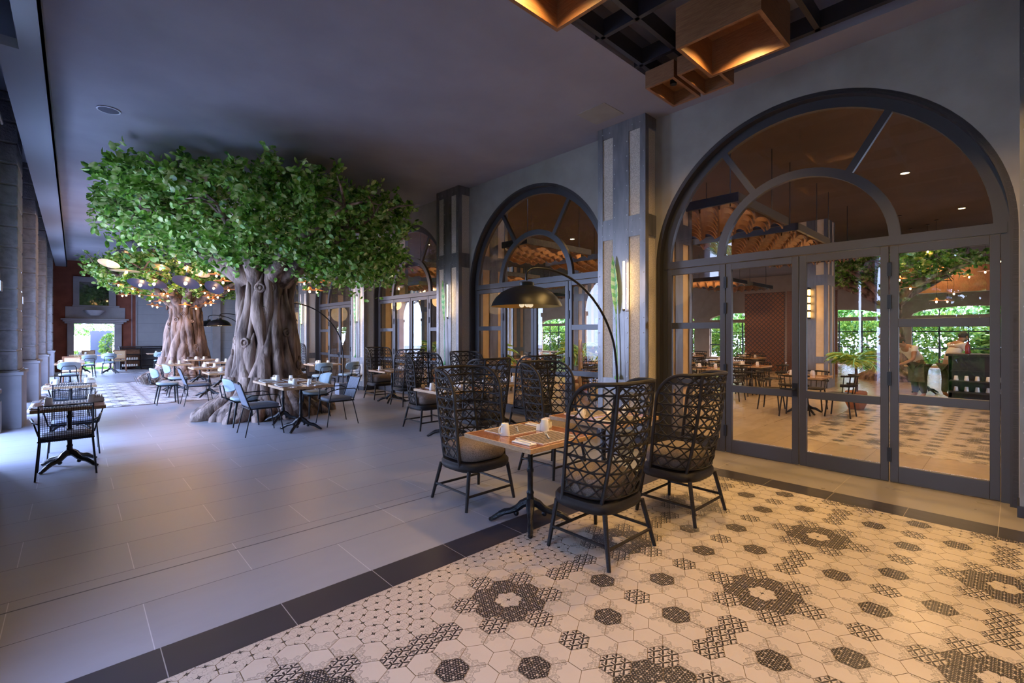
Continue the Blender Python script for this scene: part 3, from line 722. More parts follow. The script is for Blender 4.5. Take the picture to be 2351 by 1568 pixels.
# ------------------------------------------------------------------ rattan high-back chairs
def make_rattan():
    t = thing('rattan_high_chair', '', 'chair')
    SZ, TOP, Rc = .40, 1.25, .17
    def dims(z):
        f = (z - SZ) / (TOP - SZ); W = .275 + .015 * f
        yr = -.19 - .13 * f - .02 * math.sin(PI * f)
        yf = .15 - .09 * f
        if z > 1.02: k = min(1, (z - 1.02) / (TOP - 1.02)); yf = (.15 - .09 * f) - (yf - (yr + Rc) + .02) * (1 - math.sqrt(max(0, 1 - k * k)))
        return W, yr, yf
    def P(s, z):
        """s: signed arc length from the middle of the rear"""
        W, yr, yf = dims(z); a = abs(s); sg = 1 if s >= 0 else -1; c = W - Rc; bow = .035
        if a < c: return Vector((sg * a, yr - bow * (1 - (a / W) ** 2), z))
        q = a - c; qa = Rc * PI / 2
        if q < qa:
            th = q / Rc; x = c + Rc * math.sin(th); return Vector((sg * x, yr + Rc - Rc * math.cos(th) - bow * max(0, (1 - (min(x, W) / W) ** 2)), z))
        return Vector((sg * W, yr + Rc + (q - qa), z))
    def smax(z):
        W, yr, yf = dims(z); return (W - Rc) + Rc * PI / 2 + max(0, yf - (yr + Rc))
    # outer rim: up one wing, over the top, down the other
    b = MB(); rim = []
    zs = [SZ - .02 + (TOP - SZ + .02) * (1 - (1 - i / 30) ** 1.7) for i in range(31)]
    for z in zs: rim.append(P(smax(z), z))
    n = 22; st = smax(TOP)
    for i in range(1, n): rim.append(P(st * (1 - 2 * i / n), TOP) + Vector((0, 0, .012 * math.sin(PI * i / n))))
    for z in reversed(zs): rim.append(P(-smax(z), z))
    b.tube(rim, .0155, 8)
    for sg in (-1, 1):
        b.tube([P(sg * .235, SZ - .05 + (TOP - SZ + .05) * i / 10) + Vector((0, -.008, 0)) for i in range(11)], .0150, 8)
    b.build('back_frame', 'rattan', t)
    b = MB(); z = SZ + .045; rows = []
    while z < TOP - .05: rows.append(z); z += .0915
    for k, z in enumerate(rows):
        sm = smax(z) - .004; N = 34
        pts = [P(-sm + 2 * sm * i / N, z) for i in range(N + 1)]
        b.tube(pts, .0078, 5)
        if k + 1 < len(rows) or True:
            z2 = rows[k + 1] if k + 1 < len(rows) else TOP - .01
            lam = .112; smm = smax((z + z2) / 2)
            for ph in (0, 1):
                pts = []; m_ = int(2 * smm / .0115)
                for i in range(m_ + 1):
                    s_ = -smm + 2 * smm * i / m_
                    wv = (1 - math.cos(2 * PI * s_ / (2 * lam) + PI * ph)) / 2
                    zz = z + (z2 - z) * (.04 + .92 * wv); 
                    if abs(s_) > smax(zz): continue
                    pts.append(P(s_, zz) + Vector((0, .003 * (1 if ph else -1), 0)))
                if len(pts) > 3: b.tube(pts, .0060, 5)
    b.build('back_lattice', 'rattan', t)
    def outline(o, z, k=28):
        pts = []
        for i in range(k):
            a = 2 * PI * i / k; c_, s_ = math.cos(a), math.sin(a); ex = 3.2
            x = (abs(c_) ** (2 / ex)) * (1 if c_ > 0 else -1) * (.283 + o); y = (abs(s_) ** (2 / ex)) * (1 if s_ > 0 else -1) * (.262 + o) + .035
            pts.append((x, y, z))
        return pts
    def stack(levels, k=28):
        m = MB(); vs = []
        for o_, z_ in levels: vs += outline(o_, z_, k)
        fs = [(j * k + i, j * k + (i + 1) % k, (j + 1) * k + (i + 1) % k, (j + 1) * k + i) for j in range(len(levels) - 1) for i in range(k)]
        fs += [tuple(range(k - 1, -1, -1)), tuple((len(levels) - 1) * k + i for i in range(k))]
        return m.add(vs, fs)
    stack([(-.03, .325), (0, .335), (.012, .36), (.012, .395), (0, .412), (-.02, .415)]).build('seat_frame', 'rattan', t)
    stack([(-.07, .415), (-.038, .425), (-.022, .46), (-.022, .52), (-.038, .555), (-.08, .58), (-.15, .59), (-.23, .592)], 28).build('cushion', 'cushion_tweed', t, ang=80)
    feet = []
    for sx_, sy_ in ((-1, -1), (1, -1), (1, 1), (-1, 1)):
        top = Vector((sx_ * .235, .02 + sy_ * .22, .35)); ft = Vector((sx_ * .292, sy_ * .275, .0)); feet.append((top, ft))
        b = MB(); b.tube([ft, ft + (top - ft) * .5, top], [.0145, .017, .018], 8); b.build('leg', 'rattan', t)
    for i in range(4):
        a, c = feet[i], feet[(i + 1) % 4]; f = .42 if i % 2 else .36
        p, q = a[1].lerp(a[0], f), c[1].lerp(c[0], f)
        b = MB(); b.tube([p, q], .0125, 6); b.build('stretcher', 'rattan', t)
    return t
RAT = make_rattan()

# ------------------------------------------------------------------ tables
def make_table(sx_=.8, sy_=.8, name='cafe_table', top='wood_top'):
    t = thing(name, '', 'table')
    b = MB(); b.bb(-sx_ / 2 + .004, sx_ / 2 - .004, -sy_ / 2 + .004, sy_ / 2 - .004, .722, .750); tt = b.build('table_top', top, t, bevel=.003)
    b = MB(); e_ = .012
    for a in ((-sx_ / 2, sx_ / 2, -sy_ / 2, -sy_ / 2 + e_), (-sx_ / 2, sx_ / 2, sy_ / 2 - e_, sy_ / 2), (-sx_ / 2, -sx_ / 2 + e_, -sy_ / 2 + e_, sy_ / 2 - e_), (sx_ / 2 - e_, sx_ / 2, -sy_ / 2 + e_, sy_ / 2 - e_)):
        b.bb(*a, .714, .7515)
    b.build('edge_band', 'wood_edge', tt, bevel=.003)
    b = MB(); b.lathe([(.03, .13), (.045, .15), (.034, .19), (.028, .23), (.034, .25), (.024, .27), (.024, .42), (.030, .43), (.030, .45), (.023, .46), (.023, .58), (.029, .60), (.029, .615), (.022, .63), (.022, .70), (.09, .712), (.09, .72)], n=14)
    b.build('pedestal', 'black_iron', t)
    for k in range(4):
        a = PI / 4 + k * PI / 2; c_, s_ = math.cos(a), math.sin(a)
        b = MB(); pr = [(.02, .17), (.07, .15), (.12, .105), (.17, .085), (.22, .075), (.27, .055), (.31, .03), (.335, .018)]; rr = [.04, .036, .028, .022, .021, .024, .022, .017]
        b.tube([(c_ * r_, s_ * r_, z_) for r_, z_ in pr], rr, 8); b.tube([(c_ * r_, s_ * r_, z_ + .022) for r_, z_ in pr[1:6]], [.012, .016, .010, .014, .008], 6)
        b.ball((c_ * .335, s_ * .335, .018), (.024, .024, .018), 8); b.ball((c_ * .12, s_ * .12, .07), .024, 8); b.build('leg', 'black_iron', t)
    return t
TAB = make_table(); TABS = make_table(.64, .82)
def make_mug():
    t = thing('mug', '', 'mug'); b = MB()
    b.lathe([(.041, 0), (.0425, .004), (.0365, .05), (.032, .092), (.029, .099), (.024, .1), (.022, .097), (.001, .097)], n=20); b.build('cup', 'white_china', t)
    b = MB(); b.tube([(.038, 0, .022), (.056, 0, .018), (.067, 0, .035), (.066, 0, .058), (.052, 0, .078), (.032, 0, .08)], .0055, 6); b.build('handle', 'white_china', t)
    return t
MUG = make_mug()
def make_placemat():
    t = thing('placemat', '', 'placemat'); b = MB(); b.bb(-.21, .21, -.15, .15, 0, .003); b.build('weave', 'placemat', t)
    b = MB()
    for a in ((-.215, .215, -.155, -.150), (-.215, .215, .150, .155), (-.215, -.21, -.15, .15), (.21, .215, -.15, .15)): b.bb(*a, 0, .004)
    b.build('hem', 'napkin', t); return t
MATP = make_placemat()
def make_fork():
    t = thing('fork', '', 'cutlery'); b = MB()
    b.tube([(-.10, 0, .003), (-.06, 0, .006), (.02, 0, .009), (.05, 0, .004)], [.006, .005, .003, .004], 6, flat=1.6); b.build('handle', 'cutlery', t)
    b = MB(); b.bb(.045, .062, -.011, .011, .003, .005)
    for y in (-.0095, -.003, .0035, .010): b.tube([(.06, y, .004), (.085, y, .008), (.10, y, .010)], .0014, 4)
    b.build('tines', 'cutlery', t); return t
FORK = make_fork()
def make_napkin():
    t = thing('napkin', '', 'napkin'); b = MB(); b.bb(-.04, .04, -.10, .10, 0, .006); b.bb(-.038, .036, -.098, .096, .006, .010); b.build('cloth', 'napkin', t, bevel=.002)
    return t
NAP = make_napkin()
def make_knife():
    t = thing('knife', '', 'cutlery'); b = MB(); b.tube([(-.02, -.09, .003), (-.012, 0, .004)], .005, 6, flat=1.5); b.build('handle', 'cutlery', t)
    b = MB(); b.prism([(-.018, 0), (-.004, .0), (0, .10), (-.008, .095)], .002, .005); b.build('blade', 'cutlery', t); return t
KNIFE = make_knife()
def make_sugar():
    t = thing('sachet_holder', '', 'condiment holder'); b = MB()
    for a in ((-.05, .05, -.035, -.030), (-.05, .05, .030, .035), (-.05, -.045, -.03, .03), (.045, .05, -.03, .03), (-.05, .05, -.035, .035)): b.bb(*a, 0, .055 if a[2] != -.035 or a[3] != .035 else .005)
    b.build('pot', 'white_china', t)
    b = MB()
    for i in range(12):
        x = -.038 + .007 * i; M = Matrix.Rotation(random.uniform(-.3, .3), 4, 'Y') @ Matrix.Rotation(random.uniform(-.2, .2), 4, 'X'); b.box((x, random.uniform(-.008, .008), .057), (.003, .045, .07), M=M)
    o = b.build('sachets', 'paper', t, smooth=False)
    return t
SUG = make_sugar()
def make_card():
    t = thing('tent_card', '', 'card'); b = MB(); b.prism([(-.03, 0), (0, .05), (.03, 0), (.028, 0), (0, .046), (-.028, 0)], -.035, .035, 'y'); b.build('folded_card', 'white_china', t, smooth=False); return t
CARD = make_card()
def dress(c, rz, nm, full=True, gx=.4, card=False, mugs=2, mh=None):
    """lay a table for two: guests at the +-y ends of the table frame turned by rz"""
    M = Matrix.Translation((c[0], c[1], 0)) @ Matrix.Rotation(rz, 4, 'Z'); z = .7515
    def W(x, y, h=0): return (M @ Vector((x, y, z + h)))[:]
    side = ('near side', 'far side')
    for i, sy in enumerate((-1, 1)):
        place(MATP, W(0, sy * .2), rz, 'dark striped placemat on %s, %s' % (nm, side[i]), 'striped placemats')
        if i < mugs:
            place(MUG, W(-sy * .27, sy * .08) if not mh else W(*mh[i]), rz + (PI if i == 0 else 0), 'upturned white mug on %s, %s' % (nm, side[i]), 'upturned white mugs')
        if full:
            place(FORK, W(.02, sy * .18, .004), rz + .9, 'silver fork lying on the placemat on %s, %s' % (nm, side[i]), 'forks')
            place(NAP, W(sy * .29, sy * .22), rz, 'folded white napkin on %s, %s' % (nm, side[i]), 'white napkins')
            place(KNIFE, W(sy * .29, sy * .22, .0105), rz, 'silver knife resting on the napkin on %s, %s' % (nm, side[i]), 'knives')
    place(SUG, W(.26, .06), rz + .3, 'small white pot of paper sachets on %s' % nm, 'sachet pots')
    if card: place(CARD, W(.17, .04), rz + .6, 'folded white card standing on %s' % nm, 'tent cards')

NT = 'the nearest rattan set table'
def tbl(proto, x, y, label, rz=0): return place(proto, (x, y, 0), rz, label, 'cast iron pedestal tables')
tables = [
    (2.85, 2.83, NT, 'square wooden cafe table with striped placemats, nearest of all, between rattan chairs'),
    (4.02, 2.92, 'the second rattan set table', 'square wooden cafe table behind the two nearest rattan chairs'),
    (4.28, 6.02, 'the left second-row table', 'wooden cafe table left in the second row of rattan chairs'),
    (5.45, 6.18, 'the table by the second arch', 'wooden cafe table beside the second arched window'),
    (5.52, 10.1, 'the table by the third arch', 'wooden cafe table between two rattan chairs under the third arch')]
for x, y, nm, lab in tables:
    tbl(TAB, x, y, lab); 
dress((2.85, 2.83), 0, NT, card=True, mh=((-.20, .10), (.18, .0)))
dress((4.02, 2.92), 0, tables[1][2], card=True)
dress((4.28, 6.02), 0, tables[2][2]); dress((5.45, 6.18), 0, tables[3][2]); dress((5.52, 10.1), 0, tables[4][2], full=False)
CH = 'rattan high back chairs'
rc = [
    (2.86, 3.63, PI, 'dark rattan high-back chair facing the camera, left of the nearest table'),
    (2.92, 2.14, 0, 'dark rattan high-back chair with its back to the camera, nearest of all'),
    (4.04, 2.08, 0, 'dark rattan high-back chair with its back to the camera, nearest to the big arched door'),
    (4.12, 3.72, PI, 'dark rattan high-back chair just behind the lamp shade, beyond the second table'),
    (4.45, 6.95, PI, 'dark rattan high-back chair with grey cushion on the left of the second row'),
    (4.30, 5.20, 0, 'dark rattan high-back chair turned away, partly hidden behind the nearest left chair'),
    (5.45, 5.36, 0, 'dark rattan high-back chair turned away beside the second arched window'),
    (5.45, 7.02, PI, 'dark rattan high-back chair facing the camera against the second riveted pillar'),
    (5.55, 9.42, 0, 'dark rattan high-back chair turned away under the third arched window'),
    (5.60, 10.86, PI, 'dark rattan high-back chair facing the camera, farthest left of the window row'),
    (5.60, 16.9, PI, 'dark rattan high-back chair just right of the large tree trunk, farthest away')]
for i, (x, y, rz, lab) in enumerate(rc): place(RAT, (x, y, 0), rz, lab, CH)

# ------------------------------------------------------------------ metal armchairs, blue chairs, wire chairs
def sqz(x0, x1, y0, y1, z0, z1, k=20, ex=4, n=5):
    m = MB(); vs = []; lv = [(-.02, z0), (-.004, z0 + (z1 - z0) * .2), (0, z0 + (z1 - z0) * .5), (-.006, z0 + (z1 - z0) * .85), (-.03, z1)]
    for o_, z_ in lv:
        for i in range(k):
            a = 2 * PI * i / k; c_, s_ = math.cos(a), math.sin(a)
            vs.append(((x0 + x1) / 2 + abs(c_) ** (2 / ex) * (1 if c_ > 0 else -1) * ((x1 - x0) / 2 + o_), (y0 + y1) / 2 + abs(s_) ** (2 / ex) * (1 if s_ > 0 else -1) * ((y1 - y0) / 2 + o_), z_))
    fs = [(j * k + i, j * k + (i + 1) % k, (j + 1) * k + (i + 1) % k, (j + 1) * k + i) for j in range(4) for i in range(k)] + [tuple(range(k - 1, -1, -1)), tuple(4 * k + i for i in range(k))]
    return m.add(vs, fs)
def make_metal_arm():
    t = thing('metal_armchair', '', 'chair')
    sqz(-.24, .24, -.21, .25, .43, .485).build('seat_pad', 'grey_pad', t, ang=70)
    b = MB(); b.tube([(-.23, -.21, .425), (.23, -.21, .425), (.23, .23, .425), (-.23, .23, .425)], .010, 6, closed=True)
    b.build('seat_frame', 'black_metal', t)
    for sx_ in (-1, 1):
        for sy_ in (-1, 1):
            b = MB(); b.tube([(sx_ * .22, sy_ * .20 + .01, .425), (sx_ * .255, sy_ * .28, 0)], .0085, 6); b.build('leg', 'black_metal', t)
    b = MB()
    for i in range(9):
        x = -.18 + .045 * i; b.box((x, -.275, .63), (.036, .008, .38), M=Matrix.Rotation(R(19), 4, 'X'))
    b.build('back_slats', 'grey_pad', t)
    b = MB()
    b.tube([(-.22, -.20, .43), (-.22, -.335, .82), (-.205, -.37, .86), (-.17, -.365, .845), (-.10, -.34, .82), (.10, -.34, .82), (.17, -.365, .845), (.205, -.37, .86), (.22, -.335, .82), (.22, -.20, .43)], .0095, 6)
    b.tube([(-.21, -.225, .46), (.21, -.225, .46)], .006, 5); b.build('back_frame', 'black_metal', t)
    for sx_ in (-1, 1):
        b = MB(); b.tube([(sx_ * .225, -.26, .60), (sx_ * .27, -.20, .64), (sx_ * .285, .10, .645), (sx_ * .275, .20, .62), (sx_ * .25, .24, .43)], .0085, 6); b.build('armrest', 'black_metal', t)
    return t
def make_blue():
    t = thing('upholstered_chair', '', 'chair')
    sqz(-.22, .22, -.19, .23, .44, .50, ex=3).build('seat', 'blue_vinyl', t, ang=70)
    b = MB(); b.box((0, 0.02, .43), (.40, .40, .02)); b.build('seat_frame', 'black_metal', t)
    b = MB(); n = 14
    def bk(u, v):
        x = (u - .5) * .44; e = 1 - abs(2 * u - 1) ** 4; z = .72 + (v - .5) * .19 * (.55 + .45 * e); return Vector((x, -.275 - (z - .72) * .25 + .10 * (abs(x) / .22) ** 2, z))
    b.grid(lambda u, v: bk(u, v) + Vector((0, -.02, 0)), n, 6); b.grid(lambda u, v: bk(1 - u, v) + Vector((0, .02, 0)), n, 6)
    b.tube([bk(i / 12, 0) for i in range(13)] + [bk(1, j / 4) for j in range(1, 4)] + [bk(1 - i / 12, 1) for i in range(13)] + [bk(0, 1 - j / 4) for j in range(1, 4)], .0205, 6, closed=True)
    b.build('backrest', 'blue_vinyl', t, ang=80)
    for sx_ in (-1, 1):
        for sy_ in (-1, 1):
            b = MB(); b.tube([(sx_ * .17, sy_ * .15 + .02, .44), (sx_ * .21, sy_ * .20 + .0, .0)], [.022, .011], 8); b.build('leg', 'black_metal', t)
    b = MB(); b.tube([(-.15, -.16, .44), (-.15, -.29, .50), (-.15, -.32, .66), (-.12, -.33, .72), (.12, -.33, .72), (.15, -.32, .66), (.15, -.29, .50), (.15, -.16, .44)], .011, 6)
    b.tube([(-.15, -.30, .56), (.15, -.30, .56)], .007, 5)
    b.build('back_bracket', 'black_metal', t)
    return t
def make_wire():
    t = thing('wire_armchair', '', 'chair'); b = MB()
    sqz(-.22, .22, -.18, .22, .43, .465).build('seat_pad', 'grey_pad', t, ang=70)
    b = MB()
    for i in range(23):
        x = -.21 + .42 * i / 22; b.tube([(x, -.22, .41), (x * 1.0, -.27, .50), (x * 1.0, -.33, .80)], .0022, 4)
    for j in range(17):
        f = j / 16; z = .43 + .37 * f; y = -.225 - .105 * f; b.tube([(-.21, y, z), (.21, y, z)], .0020, 4)
    for i in range(16):
        y = -.21 + .43 * i / 15; b.tube([(-.215, y, .418), (.215, y, .418)], .0025, 4)
    b.build('wire_mesh', 'black_metal', t)
    b = MB(); b.tube([(-.22, -.20, .42), (-.22, -.335, .82), (.22, -.335, .82), (.22, -.20, .42)], .009, 6); b.tube([(-.23, -.21, .42), (.23, -.21, .42), (.23, .22, .42), (-.23, .22, .42)], .009, 6, closed=True); b.build('frame', 'black_metal', t)
    for sx_ in (-1, 1):
        for sy_ in (-1, 1):
            b = MB(); b.tube([(sx_ * .22, sy_ * .19 + .01, .42), (sx_ * .25, sy_ * .24, 0)], .009, 6); b.build('leg', 'black_metal', t)
        b = MB(); b.tube([(sx_ * .22, -.27, .62), (sx_ * .27, -.22, .64), (sx_ * .30, .12, .645), (sx_ * .29, .18, .62), (sx_ * .24, .20, .42)], .009, 6); b.build('armrest', 'black_metal', t)
    return t
def make_cane():
    t = thing('cane_back_chair', '', 'chair')
    sqz(-.22, .22, -.2, .22, .43, .49).build('seat', 'cane', t, ang=70)
    b = MB(); b.box((0, -.25, .70), (.38, .012, .34)); b.build('cane_panel', 'cane', t)
    b = MB(); 
    for sx_ in (-1, 1): b.box((sx_ * .205, -.25, .66), (.035, .035, .48))
    b.box((0, -.25, .885), (.445, .04, .035)); b.box((0, -.25, .52), (.40, .03, .03)); b.build('back_frame', 'brown_wood', t)
    for sx_ in (-1, 1):
        for sy_ in (-1, 1):
            b = MB(); b.tube([(sx_ * .19, sy_ * .19, .43), (sx_ * .205, sy_ * .22, 0)], [.022, .015], 8); b.build('leg', 'brown_wood', t)
    return t
MET, BLU, WIR, CAN = make_metal_arm(), make_blue(), make_wire(), make_cane()
# tables by the trees
tt = [
    (2.79, 8.20, 0, TAB, 'the table before the big tree', 'wooden cafe table standing in front of the big tree, nearer of the pair'),
    (2.79, 9.12, 0, TAB, 'the table touching the big trunk', 'wooden cafe table pushed close to the big tree trunk'),
    (5.22, 13.55, 0, TAB, 'the table right of the big tree', 'wooden cafe table right of the big tree with two pale blue chairs'),
    (-.04, 7.83, 0, TABS, 'the nearest table of the left row', 'narrow wooden table nearest in the row along the colonnade'),
    (-.04, 10.9, 0, TABS, 'the second table of the left row', 'narrow wooden table second in the row along the colonnade'),
    (-.09, 18.9, 0, TABS, 'the third table of the left row', 'narrow wooden table third in the row along the colonnade'),
    (2.52, 12.2, 0, TAB, 'the table left behind the big tree', 'wooden cafe table just left behind the big trunk'),
    (2.55, 14.2, 0, TAB, 'the table between the two trees', 'wooden cafe table on the pale patterned floor between the two trees'),
    (2.10, 16.4, 0, TAB, 'the table before the far tree, left', 'wooden cafe table left in front of the far tree'),
    (3.10, 18.75, 0, TAB, 'the table at the foot of the far tree', 'wooden cafe table at the foot of the far tree'),
    (3.30, 16.6, 0, TAB, 'the table before the far tree, right', 'wooden cafe table right in front of the far tree, beside the trunk'),
    (1.10, 25.6, 0, TAB, 'the far table before the bright opening', 'dark footed table far away in front of the bright garden opening'),
    (.25, 26.4, 0, TAB, 'the far table left of the opening', 'far table close to the red wall, left of the bright opening'),
    (2.75, 26.0, 0, TAB, 'the far table in front of the sideboard', 'far table in front of the black sideboard'),
]
for i, (x, y, rz, pr, nm, lab) in enumerate(tt):
    tbl(pr, x, y, lab, rz); dress((x, y), rz if pr is TABS else PI / 2, nm, full=i < 5, mh=((-.18, -.05), (.2, .05)) if pr is TABS else ((-.12, -.1), (.06, .08)))
G2, G3, G4, G5 = 'slatted metal armchairs', 'pale blue upholstered chairs', 'wire mesh armchairs', 'cane back chairs'
place(MET, (2.21, 8.35, 0), -PI / 2, 'black metal armchair with grey slats left of the table in front of the big tree', G2)
place(MET, (3.45, 8.30, 0), PI / 2, 'black metal armchair with grey slats right of the table in front of the big tree', G2)
place(MET, (2.05, 12.75, 0), -PI / 2, 'black metal armchair with grey seat left behind the big tree trunk', G2)
place(BLU, (2.18, 9.30, 0), -PI / 2, 'pale blue chair half hidden behind the slatted armchair left of the big tree', G3)
place(BLU, (3.45, 9.32, 0), PI / 2, 'pale blue chair seen behind the table right of the big tree base', G3)
place(BLU, (4.95, 12.95, 0), 0, 'pale blue chair nearer of the two at the table right of the big tree', G3)
place(BLU, (5.65, 12.85, 0), .35, 'pale blue chair beside the arc lamp planter', G3)
place(BLU, (1.95, 14.8, 0), -PI / 2, 'pale blue chair on the patterned floor left of the table between the trees', G3)
place(BLU, (1.55, 13.3, 0), -PI / 2, 'pale blue chair left of the two close together on the patterned floor', G3)
place(BLU, (-.10, 18.1, 0), 0, 'pale blue chair turned away at the third table of the left row', G3)
place(BLU, (1.02, 24.9, 0), 0, 'pale blue chair turned away before the bright garden opening', G3)
place(BLU, (.35, 23.3, 0), .2, 'pale blue chair by the left columns before the opening', G3)
place(BLU, (2.72, 25.2, 0), 0, 'pale blue chair in front of the far black sideboard', G3)
place(BLU, (3.9, 16.7, 0), PI / 2, 'pale blue chair right of the far tree', G3)
place(WIR, (-.06, 7.46, 0), 0, 'black wire mesh armchair, nearest in the left row', G4)
place(WIR, (-.0, 8.62, 0), PI, 'black wire mesh armchair facing the camera at the nearest left table', G4)
place(WIR, (-.02, 10.35, 0), 0, 'black wire mesh armchair at the near end of the second left table', G4)
place(WIR, (-.04, 11.75, 0), PI, 'black wire mesh armchair at the far end of the second left table', G4)
place(CAN, (-.05, 19.9, 0), PI, 'brown wooden chair with cane back at the third table of the left row', G5)
place(CAN, (.45, 27.1, 0), PI, 'brown wooden chair with cane back beside the left edge of the garden opening', G5)
place(CAN, (1.45, 26.4, 0), PI, 'brown wooden chair with cane back beside the far sideboard', G5)

# ------------------------------------------------------------------ arc lamps
def make_arc():
    t = thing('arc_floor_lamp', '', 'floor lamp')
    # local frame: base at origin, arm reaches towards -x
    prof = [(0, 0.05), (0, .6), (0, 1.0), (-.03, 1.3), (-.10, 1.56), (-.28, 1.86), (-.52, 2.10), (-.80, 2.27), (-1.10, 2.36), (-1.35, 2.38), (-1.50, 2.36), (-1.565, 2.31), (-1.57, 2.22)]
    P = [Vector((x, 0, z)) for x, z in prof]; pts = []
    for i in range(len(P) - 1):
        p0, p1, p2, p3 = P[max(i - 1, 0)], P[i], P[i + 1], P[min(i + 2, len(P) - 1)]
        for k in range(4):
            u = k / 4; pts.append(.5 * ((2 * p1) + (p2 - p0) * u + (2 * p0 - 5 * p1 + 4 * p2 - p3) * u * u + (3 * p1 - p0 - 3 * p2 + p3) * u ** 3))
    pts.append(P[-1]); b = MB(); b.tube(pts, .0155, 10); b.build('arm', 'black_metal', t)
    b = MB(); b.bb(-.16, .16, -.16, .16, 0, .30); b.build('weighted_base', 'grey_pad', t, bevel=.006)
    c = Vector((-1.57, 0, 1.92)); b = MB(); n = 36
    prof = [(.415, .0), (.40, .035), (.36, .10), (.29, .165), (.20, .21), (.10, .235), (.085, .24), (.085, .275), (.07, .285), (.001, .285)]
    b.lathe(prof, c, n, cap=False); sh = b.build('lamp_shade', 'shade_black', t, ang=35)
    b = MB(); b.lathe([(.413, .001), (.397, .033), (.357, .096), (.287, .160), (.198, .205), (.001, .225)], c, n, cap=False); b.build('shade_lining', 'shade_gold', sh)
    for k in range(3): a = 2 * PI * k / 3; MB().ball(c + Vector((.06 * math.cos(a), .06 * math.sin(a), .02)), .032, 8).build('bulb', 'bulb_clear', t)
    return t
ARC = make_arc()
place(ARC, (5.40, 3.70, 0), -.11, 'large black arc floor lamp reaching over the second rattan table', 'arc floor lamps')
place(ARC, (5.25, 12.25, 0), -.05, 'black arc floor lamp right of the big tree, shade behind the trunk', 'arc floor lamps')
place(ARC, (5.6, 20.6, 0), 0, 'far black arc lamp, right one of the pair between the two trees', 'arc floor lamps')
place(ARC, (5.6, 22.6, 0), 0, 'far black arc lamp, left one of the pair between the two trees', 'arc floor lamps')

# ------------------------------------------------------------------ trees
def hsh(a): return math.modf(abs(math.sin(a) * 43758.5453))[0]
def leaves(cent, nrm, size, mb_name, mat_, parent, wr=.62):
    """oval leaves folded on the midrib; cent/nrm/size are arrays"""
    n = len(cent); d = nrm / np.linalg.norm(nrm, axis=1)[:, None]
    up = rng.normal(size=(n, 3)); s = np.cross(d, up); s /= np.linalg.norm(s, axis=1)[:, None]; k = np.cross(s, d)
    Lh = size[:, None]; Wd = Lh * wr * .5
    base = cent; l1 = base + d * Lh * .28 + s * Wd * .9 + k * Wd * .25; l2 = base + d * Lh * .72 + s * Wd * .85 + k * Wd * .25
    tip = base + d * Lh; r2 = base + d * Lh * .72 - s * Wd * .85 + k * Wd * .25; r1 = base + d * Lh * .28 - s * Wd * .9 + k * Wd * .25
    V = np.stack([base, l1, l2, tip, r2, r1], 1).reshape(-1, 3)
    me = bpy.data.meshes.new(mb_name); me.vertices.add(6 * n); me.vertices.foreach_set('co', V.astype(np.float32).ravel())
    idx = (np.arange(n)[:, None] * 6 + np.array([0, 1, 2, 3, 0, 3, 4, 5])[None, :]).ravel()
    me.loops.add(8 * n); me.loops.foreach_set('vertex_index', idx.astype(np.int32))
    me.polygons.add(2 * n); me.polygons.foreach_set('loop_start', (np.arange(2 * n) * 4).astype(np.int32)); me.polygons.foreach_set('loop_total', np.full(2 * n, 4, np.int32))
    me.update(calc_edges=True); me.materials.append(MATS[mat_]); o = bpy.data.objects.new(mb_name, me); COL.objects.link(o)
    if parent: o.parent = parent
    return o
